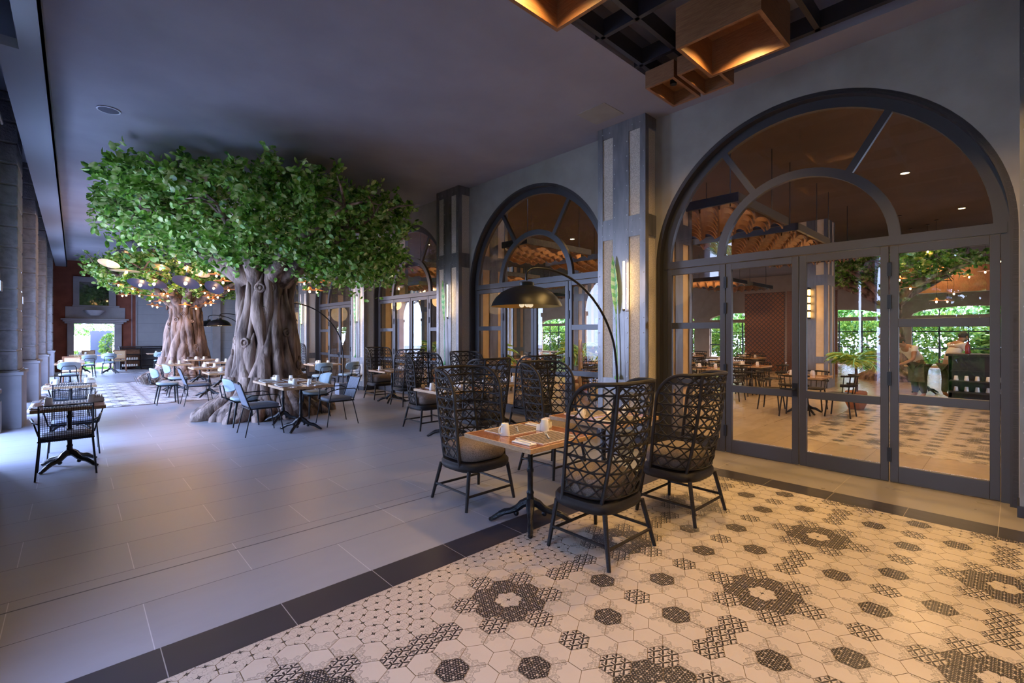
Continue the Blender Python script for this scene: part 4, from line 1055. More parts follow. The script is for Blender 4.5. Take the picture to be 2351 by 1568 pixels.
def make_tree(name, label, loc, rad=.72, th=3.0, sprays=430, per=34, crown=(3.0, 3.0, .85), cz=3.95, seed=3, lsize=.105, clip=4.66, wallx=3.3, lumps=(), cut=99, left=-99):
    rd = random.Random(seed); t = thing(name, label, 'tree', loc, 0, 'indoor ficus trees')
    def br(z): return rad * (.80 + .12 * math.cos(z * 1.1)) + .44 * math.exp(-z / .28) + .10 * math.exp(-z / .9) + max(0, z - 2.3) * .12
    def body(u, v):
        a = 2 * PI * u; z = th * v * 1.02
        k = sum(math.sin(a * f + z * g + p) * w_ for f, g, p, w_ in ((3, .7, .4, .07), (7, -1.3, 1.1, .06), (11, 1.6, 2.3, .045), (17, -.8, .7, .03), (23, 2.4, 1.9, .02)))
        r = br(z) * (.80 + k); return Vector((r * math.cos(a), r * math.sin(a), z))
    b = MB(); b.grid(lambda u, v: body(u, v), 120, 46, wrap=True)
    # fused, twisting aerial roots
    for i in range(44):
        a0 = 2 * PI * i / 44 + rd.uniform(-.06, .06); pts = []; rr = []; z = -.06; drift = rd.uniform(-.10, .10); ph = rd.uniform(0, 6); thick = rd.uniform(.05, .12); fq = rd.uniform(1.5, 3.2); amp = rd.uniform(.04, .16)
        top = rd.uniform(2.2, th + .3) if i % 3 else rd.uniform(1.0, 2.2)
        while z < top:
            a = a0 + drift * z + amp * math.sin(z * fq + ph); r = br(max(z, 0)) * (.90 + .05 * math.sin(z * 2.7 + ph * 2))
            if z < .35: r += (.35 - z) * .5 * (.4 + hsh(i * 3.1))
            pts.append((r * math.cos(a), r * math.sin(a), z)); rr.append(thick * (1.0 + .25 * math.sin(z * 5 + ph)) * (1.15 - .3 * z / th) * (1 + .5 * math.exp(-max(z, 0) / .2)) * min(1, .30 + max(0, z + .06) / .22) * min(1, .12 + max(0, top - z) / .45)); z += .07
        b.tube(pts, rr, 8)
    for i in range(16):                                             # root toes on the floor
        a = 2 * PI * i / 16 + rd.uniform(-.15, .15); L_ = rd.uniform(.15, .34); r0 = br(.4) * .86
        pts = [((r0 + L_ * f) * math.cos(a + .25 * f * math.sin(i)), (r0 + L_ * f) * math.sin(a + .25 * f * math.sin(i)), (.75 * (1 - f) ** 2.4 + .01)) for f in (0, .2, .4, .6, .8, 1)]
        b.tube(pts, [.09, .10, .10, .09, .07, .03], 8)
    for i in range(26):                                             # knots
        a = rd.uniform(0, 2 * PI); z = rd.uniform(.4, 2.6); r = br(z) * .97; c = Vector((r * math.cos(a), r * math.sin(a), z)); o_ = Vector((math.cos(a), math.sin(a), 0)); k = rd.uniform(.04, .085)
        side = Vector((-math.sin(a), math.cos(a), 0)); b.tube([c + o_ * .03 + side * (k * math.cos(q)) + Vector((0, 0, k * math.sin(q))) for q in [2 * PI * j / 12 for j in range(12)]], k * .42, 6, closed=True); b.ball(c + o_ * .015, k * .6, 6)
    b.build('trunk', 'bark', t, ang=60)
    b = MB(); tips = []
    for i in range(11):
        a = 2 * PI * i / 11 + rd.uniform(-.2, .2); R_ = rd.uniform(1.5, 2.5); p0 = Vector((.5 * rad * math.cos(a), .5 * rad * math.sin(a), th - .35)); pts = [p0]
        for f in (.25, .5, .75, 1): pts.append(Vector((math.cos(a + .2 * f * math.sin(i)) * (rad * .5 + R_ * f), math.sin(a + .2 * f * math.sin(i)) * (rad * .5 + R_ * f), th - .35 + (cz - th + .35) * (f ** .7) + .1 * math.sin(i + f * 4))))
        b.tube(pts, [.17, .12, .085, .055, .025], 8)
        for q in pts[2:]:
            for j in range(3):
                e_ = q + Vector((rd.uniform(-.7, .7), rd.uniform(-.7, .7), rd.uniform(-.25, .55)))
                if left < e_.x < wallx - .4: b.tube([q, (q + e_) / 2 + Vector((0, 0, .06)), e_], [.03, .02, .008], 5)
    b.build('branches', 'bark', t, ang=60)
    C = []; Nn = []; Sz = []
    n = 0
    while n < sprays:
        d = Vector((rd.gauss(0, 1), rd.gauss(0, 1), rd.gauss(0, 1))).normalized(); f = rd.uniform(.60, 1.0)
        lob = 1 + .13 * math.sin(3 * math.atan2(d.y, d.x) + seed) + .09 * math.sin(7 * math.atan2(d.y, d.x) + 2 * seed)
        p = Vector((d.x * crown[0] * f * lob, d.y * crown[1] * f * lob, cz + d.z * crown[2] * f))
        rr_ = math.hypot(p.x, p.y)
        p.z += .12 * rr_ / crown[0] * 1.6 - .12
        if rr_ < .55 and p.z < th: continue
        if p.z > clip - .12 or p.x > wallx or p.z < 2.72 or p.x - .6 * p.y > cut or (p.x < left and not (p.y > .9 and p.x > left - .45)) or (cut < 90 and p.x < -1.3 and p.z < 3.3 - .55 * (p.x + 1.3)): continue
        fr_ = .68 * p.x + .73 * p.y
        if fr_ < -1.7 and p.z > clip - .12 - .42 * (-1.7 - fr_): continue
        n += 1; out = Vector((d.x, d.y, .25 + rd.uniform(-.5, .6))).normalized(); ln = rd.uniform(.25, .6)
        b_ = Vector((rd.gauss(0, 1), rd.gauss(0, 1), rd.gauss(0, 1))).normalized() * .25; out = (out + b_).normalized()
        for j in range(per):
            g = j / per; q = p + out * ln * (g - .4) + Vector((rd.gauss(0, .05), rd.gauss(0, .05), rd.gauss(0, .045)))
            if q.z > clip or q.x > wallx + .1 or q.x < left - .55: continue
            C.append(q); Nn.append(out * .5 + Vector((rd.gauss(0, .8), rd.gauss(0, .8), rd.gauss(-.1, .6)))); Sz.append(lsize * rd.uniform(.7, 1.2))
    for lx, ly, lz, lr, ln_ in lumps:
        for j in range(ln_):
            q = Vector((lx + rd.gauss(0, lr), ly + rd.gauss(0, lr), lz + rd.gauss(0, lr * .5)))
            if q.z > clip or q.x > wallx + .1 or q.x < left - .05: continue
            C.append(q); Nn.append(Vector((rd.gauss(0, 1), rd.gauss(0, 1), rd.gauss(-.1, .7)))); Sz.append(lsize * rd.uniform(.7, 1.2))
    leaves(np.array([c[:] for c in C]), np.array([c[:] for c in Nn]), np.array(Sz), 'foliage', 'ficus_leaf', t)
    return t
make_tree('ficus_tree', 'big tree with fused twisting trunk and wide leafy crown, nearer one', (2.9, 10.55, 0), rad=.68, sprays=560, per=34, crown=(3.2, 3.2, .95), cz=3.85, seed=3, wallx=2.75, lsize=.125, cut=3.3, left=-2.6,
          lumps=((1.2, -1.0, 3.0, .42, 700), (2.0, -.6, 3.2, .4, 600), (.5, -1.3, 3.25, .45, 700), (-.6, -1.0, 3.3, .45, 700), (-1.4, -.4, 3.4, .45, 600), (-2.2, 1.3, 4.0, .5, 700), (-1.6, .9, 3.6, .5, 600), (1.7, .6, 3.1, .4, 400), (-2.3, 1.8, 4.2, .3, 400), (2.3, -.2, 3.0, .3, 350), (-2.85, 1.9, 4.3, .2, 160), (-1.9, .4, 4.55, .14, 110), (-.4, -1.4, 4.5, .14, 110), (.6, -1.5, 4.5, .13, 100), (1.5, -.9, 4.55, .13, 90)))
make_tree('ficus_tree', 'far tree with fused twisting trunk behind the hanging lamps', (3.05, 21.3, 0), sprays=340, per=24, crown=(3.0, 3.0, .85), cz=3.75, seed=8, lsize=.14, wallx=2.9)
make_tree('ficus_tree', 'slender tree inside the hall behind the glass doors', (21.0, 3.0, 0), rad=.30, sprays=150, per=22, crown=(2.4, 2.4, .7), cz=3.9, seed=5, lsize=.16, wallx=9)

# ------------------------------------------------------------------ pendants
def make_pendant(rad, mat_, depth=.05, bulb=.035):
    t = thing('pendant_lamp', '', 'pendant lamp')
    b = MB(); b.lathe([(rad, -.004), (rad * .98, .002), (rad * .5, depth * .6), (.05, depth), (.03, depth + .05), (.02, depth + .06), (.001, depth + .06)], n=24, cap=False)
    b.lathe([(rad, -.004), (rad * .5, depth * .6 - .008), (.03, depth - .008)], n=24, cap=False); b.build('shade', mat_, t, ang=50)
    b = MB(); b.ball((0, 0, -.04), (bulb * .72, bulb * .72, bulb), 10); b.build('bulb', 'bulb', t)
    b = MB(); b.lathe([(.018, -.012), (.018, .04)], n=8); b.build('socket', 'black_metal', t)
    return t
PB = [make_pendant(.27, 'lamp_disc', .03, .055), make_pendant(.40, 'lamp_disc', .04, .05), make_pendant(.36, 'lamp_disc_dark', .04, .06), make_pendant(.18, 'lamp_disc_copper', .028, .034), make_pendant(.26, 'lamp_disc_dark', .03, .04)]
def cord(o, L_):
    b = MB(); s = o.rotation_euler; b.tube([(0, 0, .08), (0, 0, L_)], .004, 4); b.lathe([(.05, L_ - .02), (.05, L_)], n=12); c = b.build('cord', 'black_metal', o); return c
def pend(kind, px, py, D, label, tilt=None, grp='disc pendant lamps'):
    p = at(px, py, D)
    p.z = min(p.z, 4.5)
    o = place(PB[kind], p, 0, label, grp)
    cord_o = cord(o, ZC - p.z)
    if tilt:                                                        # tilt only the shade, the cord stays plumb
        for ch in o.children:
            if not ch.name.startswith('cord'): ch.rotation_euler = Matrix.Rotation(-tilt, 3, Vector((DY, -DX, 0))).to_euler()
    return o
big = [(0, 250, 605, 14.0, 'pale disc pendant lamp, leftmost under the far tree', .42), (1, 290, 622, 14.6, 'large brass disc pendant lamp second from the left', None),
       (2, 323, 652, 15.0, 'large dark disc pendant lamp with bright bulb, left one', .42), (2, 354, 650, 15.6, 'large dark disc pendant lamp with bright bulb, middle one', .42),
       (2, 427, 648, 14.0, 'large dark disc pendant lamp before the far trunk', .5), (0, 370, 615, 15.5, 'pale disc pendant lamp above the middle dark one', .42),
       (0, 460, 627, 15.0, 'pale disc pendant lamp right of the far trunk', .42), (4, 413, 600, 15.4, 'small dark disc pendant lamp high in the far crown', .42),
       (0, 427, 617, 16.2, 'thin brass disc pendant lamp seen edge-on', None), (4, 288, 583, 15.8, 'black disc pendant lamp high left, seen edge-on', None), (4, 357, 581, 16.0, 'black disc pendant lamp high in the middle, seen edge-on', None),
       (0, 478, 599, 12.5, 'pale disc pendant lamp nearest to the big trunk', .42), (4, 492, 660, 13.8, 'dark tilted disc pendant lamp low beside the far trunk', .75)]
for k, px, py, D, lab, tl in big: pend(k, px, py, D, lab, tl)
small = [(473, 592), (490, 590), (495, 593), (497, 585), (471, 580), (481, 617), (494, 615), (513, 612), (536, 616), (497, 630), (526, 628), (512, 645), (483, 604), (540, 600),
         (272, 652), (272, 663), (281, 677), (290, 676), (295, 668), (304, 660), (315, 668), (320, 677), (332, 666), (342, 678), (350, 679), (344, 688), (350, 700), (361, 703), (367, 692),
         (359, 670), (376, 673), (385, 677), (394, 660), (399, 661), (405, 683), (425, 700), (450, 706), (461, 652), (470, 670), (478, 680), (490, 687), (484, 697), (472, 698), (497, 676), (503, 668), (505, 662), (525, 664), (500, 680)]
rq = random.Random(4)
for grp_, lst in (('cluster pendants by the big trunk', small[:14]), ('cluster pendants under the far tree', small[14:])):
    first = grp_.endswith('trunk')
    for i, (px, py) in enumerate(sorted(lst)):
        D = rq.uniform(10.6, 12.0) if first else rq.uniform(15.5, 18.4) if px < 420 else rq.uniform(15.2, 17.0)
        pend(3, px, py, D, 'small glowing copper pendant, %s from the left %s' % (nth(i), 'in the cluster left of the big trunk' if first else 'under the far tree'), None, grp_)
for i, (px, py) in enumerate(((757, 612), (699, 648), (744, 648), (711, 666), (728, 667))):
    pend(3, px, py, (12.4, 12.8, 12.6, 12.2, 12.5)[i], 'small copper saucer pendant right of the big trunk, ' + ['highest', 'left upper', 'right upper', 'lowest left', 'lowest right'][i], None, 'pendants right of the big trunk')
for p, e_ in (((1.6, 16.8, 3.0), 30), ((2.2, 13.4, 3.2), 30), ((2.6, 18.6, 2.9), 40), ((3.4, 12.4, 3.0), 30), ((4.3, 12.6, 2.9), 30), ((.9, 18.3, 3.5), 15)):
    l = bpy.data.lights.new('pendant_glow', 'POINT'); l.energy = e_; l.color = (1, .55, .22); l.shadow_soft_size = .25
    o = bpy.data.objects.new('pendant_glow', l); COL.objects.link(o); o.location = p

# ------------------------------------------------------------------ far end
def far_end():
    t = thing('sideboard', 'long black open sideboard with white cups against the far wall', 'sideboard', (2.25, 27.55, 0))
    b = MB()
    for z in (.10, .40, .66, .92): b.bb(-.75, .80, -.2, .2, z, z + .035)
    for x in (-.75, 0.0, .77): b.bb(x, x + .03, -.2, .2, 0, 1.02)
    b.bb(-.78, .83, -.22, .22, 1.0, 1.04); b.build('carcass', 'black_metal', t)
    b = MB(); b.bb(-.72, -.02, .17, .19, .12, .9); b.build('back_panel', 'brown_wood', t)
    k = 0
    for z in (.135, .435):
        for i in range(7):
            place(MUG, (1.6 + .085 * i, 27.45, z + .002), .5 * i, 'white mug on the %s shelf of the far sideboard, %s from the left' % ('lower' if z < .3 else 'upper', nth(i)), 'mugs on the sideboard')
    o = MB().lathe([(.16, 0), (.26, .10), (.34, .19), (.36, .22), (.33, .22), (.2, .08), (.001, .04)], n=24).build('shell_basin', 'stone_lilac'); o.location = (.66, 27.70, 2.42)
    tag(o, 'carved stone bowl on the wall above the bright opening', 'stone bowl')
    t = thing('dry_grass_clump', 'dry grass clump at the foot of the far tree', 'plant', (1.75, 18.6, 0))  # clump of dry grass, neither potted nor a fern
    n = 260; a = rng.uniform(0, 2 * PI, n); d = np.stack([np.cos(a) * .7, np.sin(a) * .7, rng.uniform(.4, 1.4, n)], 1)
    leaves(np.stack([rng.normal(0, .1, n), rng.normal(0, .1, n), np.full(n, .02)], 1), d, rng.uniform(.2, .42, n), 'blades', 'dry_plant', t, .06)
far_end()
# ------------------------------------------------------------------ garden outside
def bush(name, label, cat, c, r, n, size, mat_='palm_leaf', wr=.5, group=None):
    t = thing(name, label, cat, (c[0], c[1], -.1), 0, group)
    d = rng.normal(size=(n, 3)); d /= np.linalg.norm(d, axis=1)[:, None]; f = rng.uniform(.5, 1, n)[:, None] ** .5
    p = d * f * np.array(r); p[:, 2] += c[2] + .1; p[:, 2] = np.maximum(p[:, 2], .05)
    leaves(p, d + rng.normal(0, .5, (n, 3)), rng.uniform(.6, 1.2, n) * size, 'foliage', mat_, t, wr)
    b = MB(); b.tube([(0, 0, 0), (.03, .02, c[2] * .5), (0, 0, c[2] + .2)], [.07, .05, .03], 6); b.build('stem', 'bark', t); return t
def palm(label, c, h, n=16, L_=1.8, group=None, name='palm_tree', cat='palm', thin=.09, mat_='palm_leaf'):
    t = thing(name, label, cat, c, 0, group); b = MB()
    b.tube([(0, 0, 0), (.05, 0, h * .5), (0, 0, h)], [thin * 1.3, thin, thin * .8], 8); b.build('trunk', 'bark', t)
    C = []; Nn = []; Sz = []; rd = random.Random(int(c[0] * 10 + c[1])); b = MB()
    for i in range(n):
        a = 2 * PI * i / n + rd.uniform(-.2, .2); el = rd.uniform(.3, 1.25); pts = []; p = Vector((0, 0, h)); step = L_ / 12
        for k in range(13):
            pts.append(p.copy()); dr = Vector((math.cos(a) * math.cos(el), math.sin(a) * math.cos(el), math.sin(el))); sd = Vector((-math.sin(a), math.cos(a), 0))
            if k > 1:
                for s_ in (-1, 1):
                    for h_ in (0, .5): C.append(p + dr * step * h_); Nn.append(dr * .8 + sd * s_ - Vector((0, 0, .35))); Sz.append(L_ * .30 * math.sin(PI * min(1, (k + 1) / 13.5)) + .03)
            p = p + dr * step; el -= .13
        b.tube(pts, .012, 4)
    b.build('stalk', 'leaf_art', t); leaves(np.array([c_[:] for c_ in C]), np.array([c_[:] for c_ in Nn]), np.array(Sz), 'fronds', mat_, t, .13); return t
b = MB(); b.bb(-40, -1.6, -30, 60, -.25, -.1); b.bb(-1.6, 31, 28.3, 60, -.25, -.1); b.bb(30.3, 60, -30, 60, -.25, -.1); o = b.build('lawn', 'paving', smooth=False); o['kind'] = 'structure'; o.name = 'floor_outside'
b = MB(); b.bb(-1.0, 3.2, 30.2, 30.9, -.1, .02); b.bb(-2, 6, 36, 46, -.1, .0); tag(b.build('lawn', 'grass'), 'strip of green lawn beyond the far opening', 'lawn')
b = MB(); b.bb(.55, 1.35, 29.6, 29.7, .25, 1.75); tag(b.build('garden_screen', 'garden_panel'), 'blue grey panel standing outside the far opening', 'screen')
bush('garden_bush', 'bright leafy bush right behind the far opening', 'bush', (1.25, 29.3, 1.0), (.35, .3, .6), 900, .12, wr=.5)
bush('garden_bush', 'dark leafy shrub low at the left of the far opening', 'bush', (.1, 29.4, .35), (.3, .3, .4), 500, .14)
bush('garden_tree', 'overhanging sunlit tree canopy seen through the far opening', 'tree', (.8, 31.0, 2.1), (1.6, .8, .55), 1500, .16, 'ficus_leaf', .5)
for i, (x, y, h) in enumerate(((-9.5, 5.6, 4.4), (-6.3, 8.2, 5.0), (-5.2, 4.6, 4.0))): palm('tall palm tree standing in the garden beyond the colonnade, ' + ['middle', 'farthest', 'nearest'][i], (x, y, -.1), h, 18, 2.2)
def arcade():
    b = MB(); x = -1.31
    for k in range(4):
        c = x - .25 - 2.3; r_ = 2.3; b.bb(x - .25, x, 2.35, 2.62, 0, 4.9)
        for i in range(18):
            a0, a1 = PI * i / 18, PI * (i + 1) / 18
            b.prism([(c + r_ * math.cos(a0), 2.4 + r_ * .92 * math.sin(a0)), (c + r_ * math.cos(a1), 2.4 + r_ * .92 * math.sin(a1)), (c + r_ * math.cos(a1), 4.9), (c + r_ * math.cos(a0), 4.9)], 2.35, 2.62, 'y')
        x = c - r_
        b.bb(x - .30, x + .05, 2.30, 2.67, -.1, .6); b.bb(x - .33, x + .08, 2.28, 2.69, 2.28, 2.42)
    b.bb(x - .25, x, 2.35, 2.62, -.1, 4.9)
    tag(b.build('garden_arcade', 'stone_smooth'), 'pale blue-grey stone arcade outdoors, mirrored in the door glass', 'arcade')
arcade()
for i in range(5): bush('garden_tree', 'dense unseen tree added to screen bright sky from the door glass, %s from the arcade' % nth(i), 'tree', (-5.0, 1.0 - 2.3 * i, 2.3), (1.3, 1.7, 2.4), 5200, .34, 'ficus_leaf', .6)  # added, unseen trees: block bright sky the door glass would mirror
for i in range(4): bush('garden_hedge', 'green shrub in the garden beyond the colonnade, %s' % ORD[i], 'bush', (-7.5, -4 + 5 * i, .7), (1.0, 2.0, .9), 1500, .28, 'ficus_leaf')
for i in range(12):
    bush('garden_hedge', 'sunlit shrub outside the back windows of the hall, %s' % nth(i), 'bush', (33.0, -7.5 + 3.4 * i, 1.2), (1.2, 1.9, 1.3), 2600, .42, 'palm_leaf', .3)
    bush('garden_tree', 'tall leafy tree outside the back windows of the hall, %s' % nth(i), 'tree', (36.0, -8.5 + 3.7 * i, 3.4), (1.3, 2.3, 1.6), 2200, .5, 'ficus_leaf', .4)

# ------------------------------------------------------------------ indoor hall
def raft(sx_, sy_):
    t = thing('hanging_ceiling_raft', '', 'ceiling raft'); b = MB(); h = .14
    for a in ((-sx_ / 2, sx_ / 2, -sy_ / 2, -sy_ / 2 + .05), (-sx_ / 2, sx_ / 2, sy_ / 2 - .05, sy_ / 2), (-sx_ / 2, -sx_ / 2 + .05, -sy_ / 2, sy_ / 2), (sx_ / 2 - .05, sx_ / 2, -sy_ / 2, sy_ / 2)): b.bb(*a, 0, h)
    b.build('frame', 'steel_dark', t)
    b = MB(); n = 13
    for i in range(n):
        y = -sy_ / 2 + .12 + (sy_ - .24) * i / (n - 1); m_ = 36; ph = PI * (i % 2)
        for k in range(m_):
            x0, x1 = -sx_ / 2 + .05 + (sx_ - .1) * k / m_, -sx_ / 2 + .05 + (sx_ - .1) * (k + 1) / m_
            z0, z1 = [-.04 + .05 * math.sin(x * 9 + ph) for x in (x0, x1)]; y0, y1 = [y + .035 * math.cos(x * 9 + ph) for x in (x0, x1)]
            b.add([(x0, y0 - .012, z0), (x1, y1 - .012, z1), (x1, y1 - .012, z1 + .10), (x0, y0 - .012, z0 + .10), (x0, y0 + .012, z0), (x1, y1 + .012, z1), (x1, y1 + .012, z1 + .10), (x0, y0 + .012, z0 + .10)],
                  [(0, 1, 2, 3), (7, 6, 5, 4), (0, 4, 5, 1), (3, 2, 6, 7)])
    b.build('wavy_slats', 'slat_wood', t)
    b = MB()
    for a in (-1, 1):
        for c_ in (-1, 1): b.tube([(a * sx_ * .4, c_ * sy_ * .4, .0), (a * sx_ * .4, c_ * sy_ * .4, 5.0 - 3.6)], .008, 4)
    b.build('suspension_rod', 'black_metal', t); return t
RF = raft(2.3, 2.1)
n = 0
for i, x in enumerate((8.45, 11.3, 14.1, 18.6, 21.5)):
    for j, y in enumerate((3.9, 8.4, 12.9, 17.4)):
        if (i == 4 and j > 1) or (i > 2 and j == 0): continue
        place(RF, (x, y, 3.6 - .0 * i), 0, 'wavy slatted wooden ceiling raft, %s from the glass, %s from the right' % (ORD[i], ORD[j]), 'slatted ceiling rafts')
def simple_chair():
    t = thing('bistro_chair', '', 'chair')
    sqz(-.21, .21, -.2, .2, .43, .46).build('seat', 'rattan', t)
    b = MB()
    for i in range(7): a = R(200 + 140 * i / 6); b.tube([(.24 * math.cos(a), .23 * math.sin(a), .46), (.26 * math.cos(a), .25 * math.sin(a) - .03, .80)], .008, 4)
    b.tube([(.27 * math.cos(R(190 + 160 * i / 12)), .26 * math.sin(R(190 + 160 * i / 12)) - .02, .80) for i in range(13)], .018, 6); b.tube([(.25 * math.cos(R(190 + 160 * i / 12)), .24 * math.sin(R(190 + 160 * i / 12)) - .01, .62) for i in range(13)], .03, 6)
    b.build('backrest', 'rattan', t)
    for sx_ in (-1, 1):
        for sy_ in (-1, 1): m = MB(); m.tube([(sx_ * .17, sy_ * .16, .43), (sx_ * .21, sy_ * .21, 0)], .014, 6); m.build('leg', 'rattan', t)
    return t
SC = simple_chair()
def peacock():
    t = thing('peacock_chair', 'tall round-backed cane chair inside behind the second arch', 'chair', (8.2, 6.9, 0), .6)
    b = MB(); n = 24
    b.tube([(.36 * math.cos(2 * PI * i / n), -.25 - .0, .95 + .50 * math.sin(2 * PI * i / n)) for i in range(n)], .03, 6, closed=True)
    b.tube([(.29 * math.cos(2 * PI * i / n), -.25, .95 + .43 * math.sin(2 * PI * i / n)) for i in range(n)], .012, 5, closed=True)
    b.build('hoop', 'cane', t); b = MB()
    for i in range(15): a = R(10 + 160 * i / 14); b.tube([(.08 * math.cos(a), -.25, .55), (.36 * math.cos(a), -.25, .95 + .50 * math.sin(a) * 1.0)], .006, 4)
    for k in range(4): b.tube([((.12 + .06 * k) * math.cos(R(180 * i / 12)), -.25, .62 + (.15 + .13 * k) * math.sin(R(180 * i / 12))) for i in range(13)], .005, 4)
    b.build('woven_back', 'cane', t)
    sqz(-.26, .26, -.24, .24, .40, .47).build('seat', 'cane', t); b = MB(); b.lathe([(.2, .0), (.14, .2), (.22, .40)], n=16); b.build('drum_base', 'cane', t)
peacock()
hall = [[(10.9, 2.95), (11.7, 5.3), (9.3, 6.6), (9.2, 9.9), (8.9, 13.6)], [(13.4, 4.9), (13.3, 7.0), (11.8, 8.6), (11.6, 11.6), (12.0, 15.0)], [(15.0, 6.2), (14.9, 8.4), (14.6, 10.6), (14.6, 13.6)],
        [(17.9, 4.6), (18.0, 6.6), (18.0, 8.9), (18.0, 11.2)], [(20.2, 5.2), (20.2, 7.4), (20.2, 9.8), (20.2, 12.2)], [(17.0, 1.7), (19.5, .8), (22.0, 1.4)]]
for r_, row in enumerate(hall):
    for i, (x, y) in enumerate(row):
        nm = '%s table of %s' % (nth(i), ('hall row one', 'hall row two', 'hall row three', 'hall row four', 'hall row five', 'the waiters group')[r_])
        tbl(TAB, x, y, 'wooden table inside the hall, ' + nm)
        for k, (dx, dy, rz) in enumerate(((-.62, 0, -PI / 2), (.62, 0, PI / 2), (0, -.62, 0), (0, .62, PI))):
            if r_ > 2 and k > 1: continue
            if r_ == 5: continue
            place(SC, (x + dx, y + dy, 0), rz + .1 * math.sin(i * 7 + k * 3 + r_), 'dark woven chair, %s side of the %s' % (('left', 'right', 'near', 'far')[k], nm), 'bistro chairs in the hall')
        for k, (dx, dy) in enumerate(((-.2, .12), (.2, -.1), (.05, .25))):
            if r_ > 3 and k: continue
            place(MUG, (x + dx, y + dy, .7515), k, 'white mug on the %s side of the %s' % (('left', 'right', 'far')[k], nm), 'mugs on the hall tables')
for i, (x, y, h) in enumerate(((8.7, 10.2, .4), (9.9, 7.9, .5), (12.3, 2.35, .5), (8.1, 11.9, .5), (10.2, 12.9, .6))):
    t = palm('leafy potted palm inside the hall, ' + ('behind the second arch at left', 'behind the second arch at right', 'behind the glass door', 'behind the third arch', 'deep behind the third arch')[i], (x, y, .0), 1.0, 14, .62 if x == 12.3 else .85, name='potted_palm', cat='potted plant', thin=.03)
    MB().lathe([(.14, 0), (.19, .12), (.20, .36), (.17, .38), (.001, .36)], n=16).build('pot', 'terracotta', t)
b = MB(); b.bb(0, .12, -.8, .8, 0, 3.4); o = b.build('lattice_screen', 'screen_lattice'); o.location = (22.0, 7.5, 0); tag(o, 'brown lattice screen at the back of the hall', 'screen')
b = MB(); b.bb(0, .06, -.9, .9, 0, 3.4)
for z in range(40): b.bb(-.03, 0, -.9, .9, .1 + .082 * z, .14 + .082 * z)
o = b.build('slatted_screen', 'brown_wood'); o.location = (22.0, 5.7, 0); tag(o, 'brown slatted screen at the back of the hall, right of the lattice one', 'screen')
b = MB(); b.bb(0, .2, -6, 4.2, 3.2, 4.3); o = b.build('wooden_valance', 'brown_wood'); o.location = (24.5, 0, 0); tag(o, 'long red-brown wooden valance high at the back right of the hall', 'valance')
def lantern():
    t = thing('wall_lantern', 'stacked glowing amber lantern on the middle hall column', 'wall light', (16.05, 4.25, 2.1)); b = MB()
    for k in range(4): b.lathe([(.07, k * .22), (.07, k * .22 + .16)], n=10)
    b.build('glass_globe', 'lantern_glow', t); b = MB()
    for k in range(5): b.lathe([(.08, k * .22 - .05), (.08, k * .22 - .01)], n=10)
    b.bb(.0, .14, -.02, .02, -.05, .9); b.build('bracket', 'black_metal', t)
lantern()
def counter():
    t = thing('buffet_counter', 'dark buffet counter with shelves of glasses inside at right', 'counter', (14.6, .3, 0)); b = MB()
    b.bb(0, .06, -1.0, .75, 0, 1.1); b.bb(0, .8, .70, .76, 0, 1.1); b.bb(0, .8, -1.0, -.94, 0, 1.1); b.bb(-.05, .85, -1.05, .8, 1.1, 1.15); b.bb(-.03, .04, -1.0, .72, .75, .78); b.build('carcass', 'steel_dark', t)
    b = MB(); b.bb(-.36, .0, -1.0, .72, .30, .33); b.bb(-.36, .0, -1.0, .72, .55, .57); b.build('shelf', 'steel_dark', t)
    for r_ in range(2):
        for i in range(6):
            place(MUG, (14.45, .92 - .17 * i, (.33, .57)[r_] + .002), 0, 'white cup on the %s shelf of the buffet counter, %s from the left' % (('lower', 'upper')[r_], nth(i)), 'cups on the buffet counter')
    o = MB().lathe([(.04, 0), (.045, .02), (.045, .18), (.015, .24), (.015, .28)], n=12).build('bottle', 'bottle'); o.location = (14.8, .75, 1.152); tag(o, 'red bottle standing on the buffet counter', 'bottle')
counter()
for i, (x, y) in enumerate([(8.6, 1.0), (9.5, 6.2), (9.5, 10.8), (9.8, 15.2), (12.8, 1.6), (13.0, 6.2), (13.0, 10.8), (17.5, 1.0), (18.5, 7.5), (19.0, 12.0), (24, 2), (25, 9)]):
    t = thing('hall_downlight', 'small round downlight in the hall ceiling, place %s' % 'abcdefghijkl'[i], 'downlight', (x, y, 5.0), 0, 'hall downlights')
    t['label'] = 'small warm round downlight in the brown hall ceiling, %s from the glass' % nth(i)
    b = MB(); b.lathe([(.07, -.012), (.07, 0)], n=16); b.build('lens', 'downlight_glow', t); b = MB(); b.tube([(.085 * math.cos(2 * PI * k / 16), .085 * math.sin(2 * PI * k / 16), -.008) for k in range(16)], .014, 6, closed=True); b.build('trim_ring', 'steel', t)
    l = bpy.data.lights.new('hall_spot', 'SPOT'); l.energy = 650; l.color = (1, .62, .28); l.spot_size = R(150); l.spot_blend = .8; l.shadow_soft_size = .3
    o = bpy.data.objects.new('hall_spot', l); COL.objects.link(o); o.parent = t; o.location = (0, 0, -.06)
for i, (px, py) in enumerate(sorted(((2110, 612), (2135, 640), (2180, 625), (2225, 634), (2262, 622), (2296, 598), (2065, 640), (2090, 660), (2150, 690), (2175, 690), (2130, 575), (2190, 672)))):
    D = 13.5 + (i * 1.7) % 4; p = at(px, py, D); o = place(PB[3], p, 0, 'small glowing saucer pendant inside the hall, %s from the left' % nth(i), 'hall pendants'); cord(o, 5.0 - p.z)

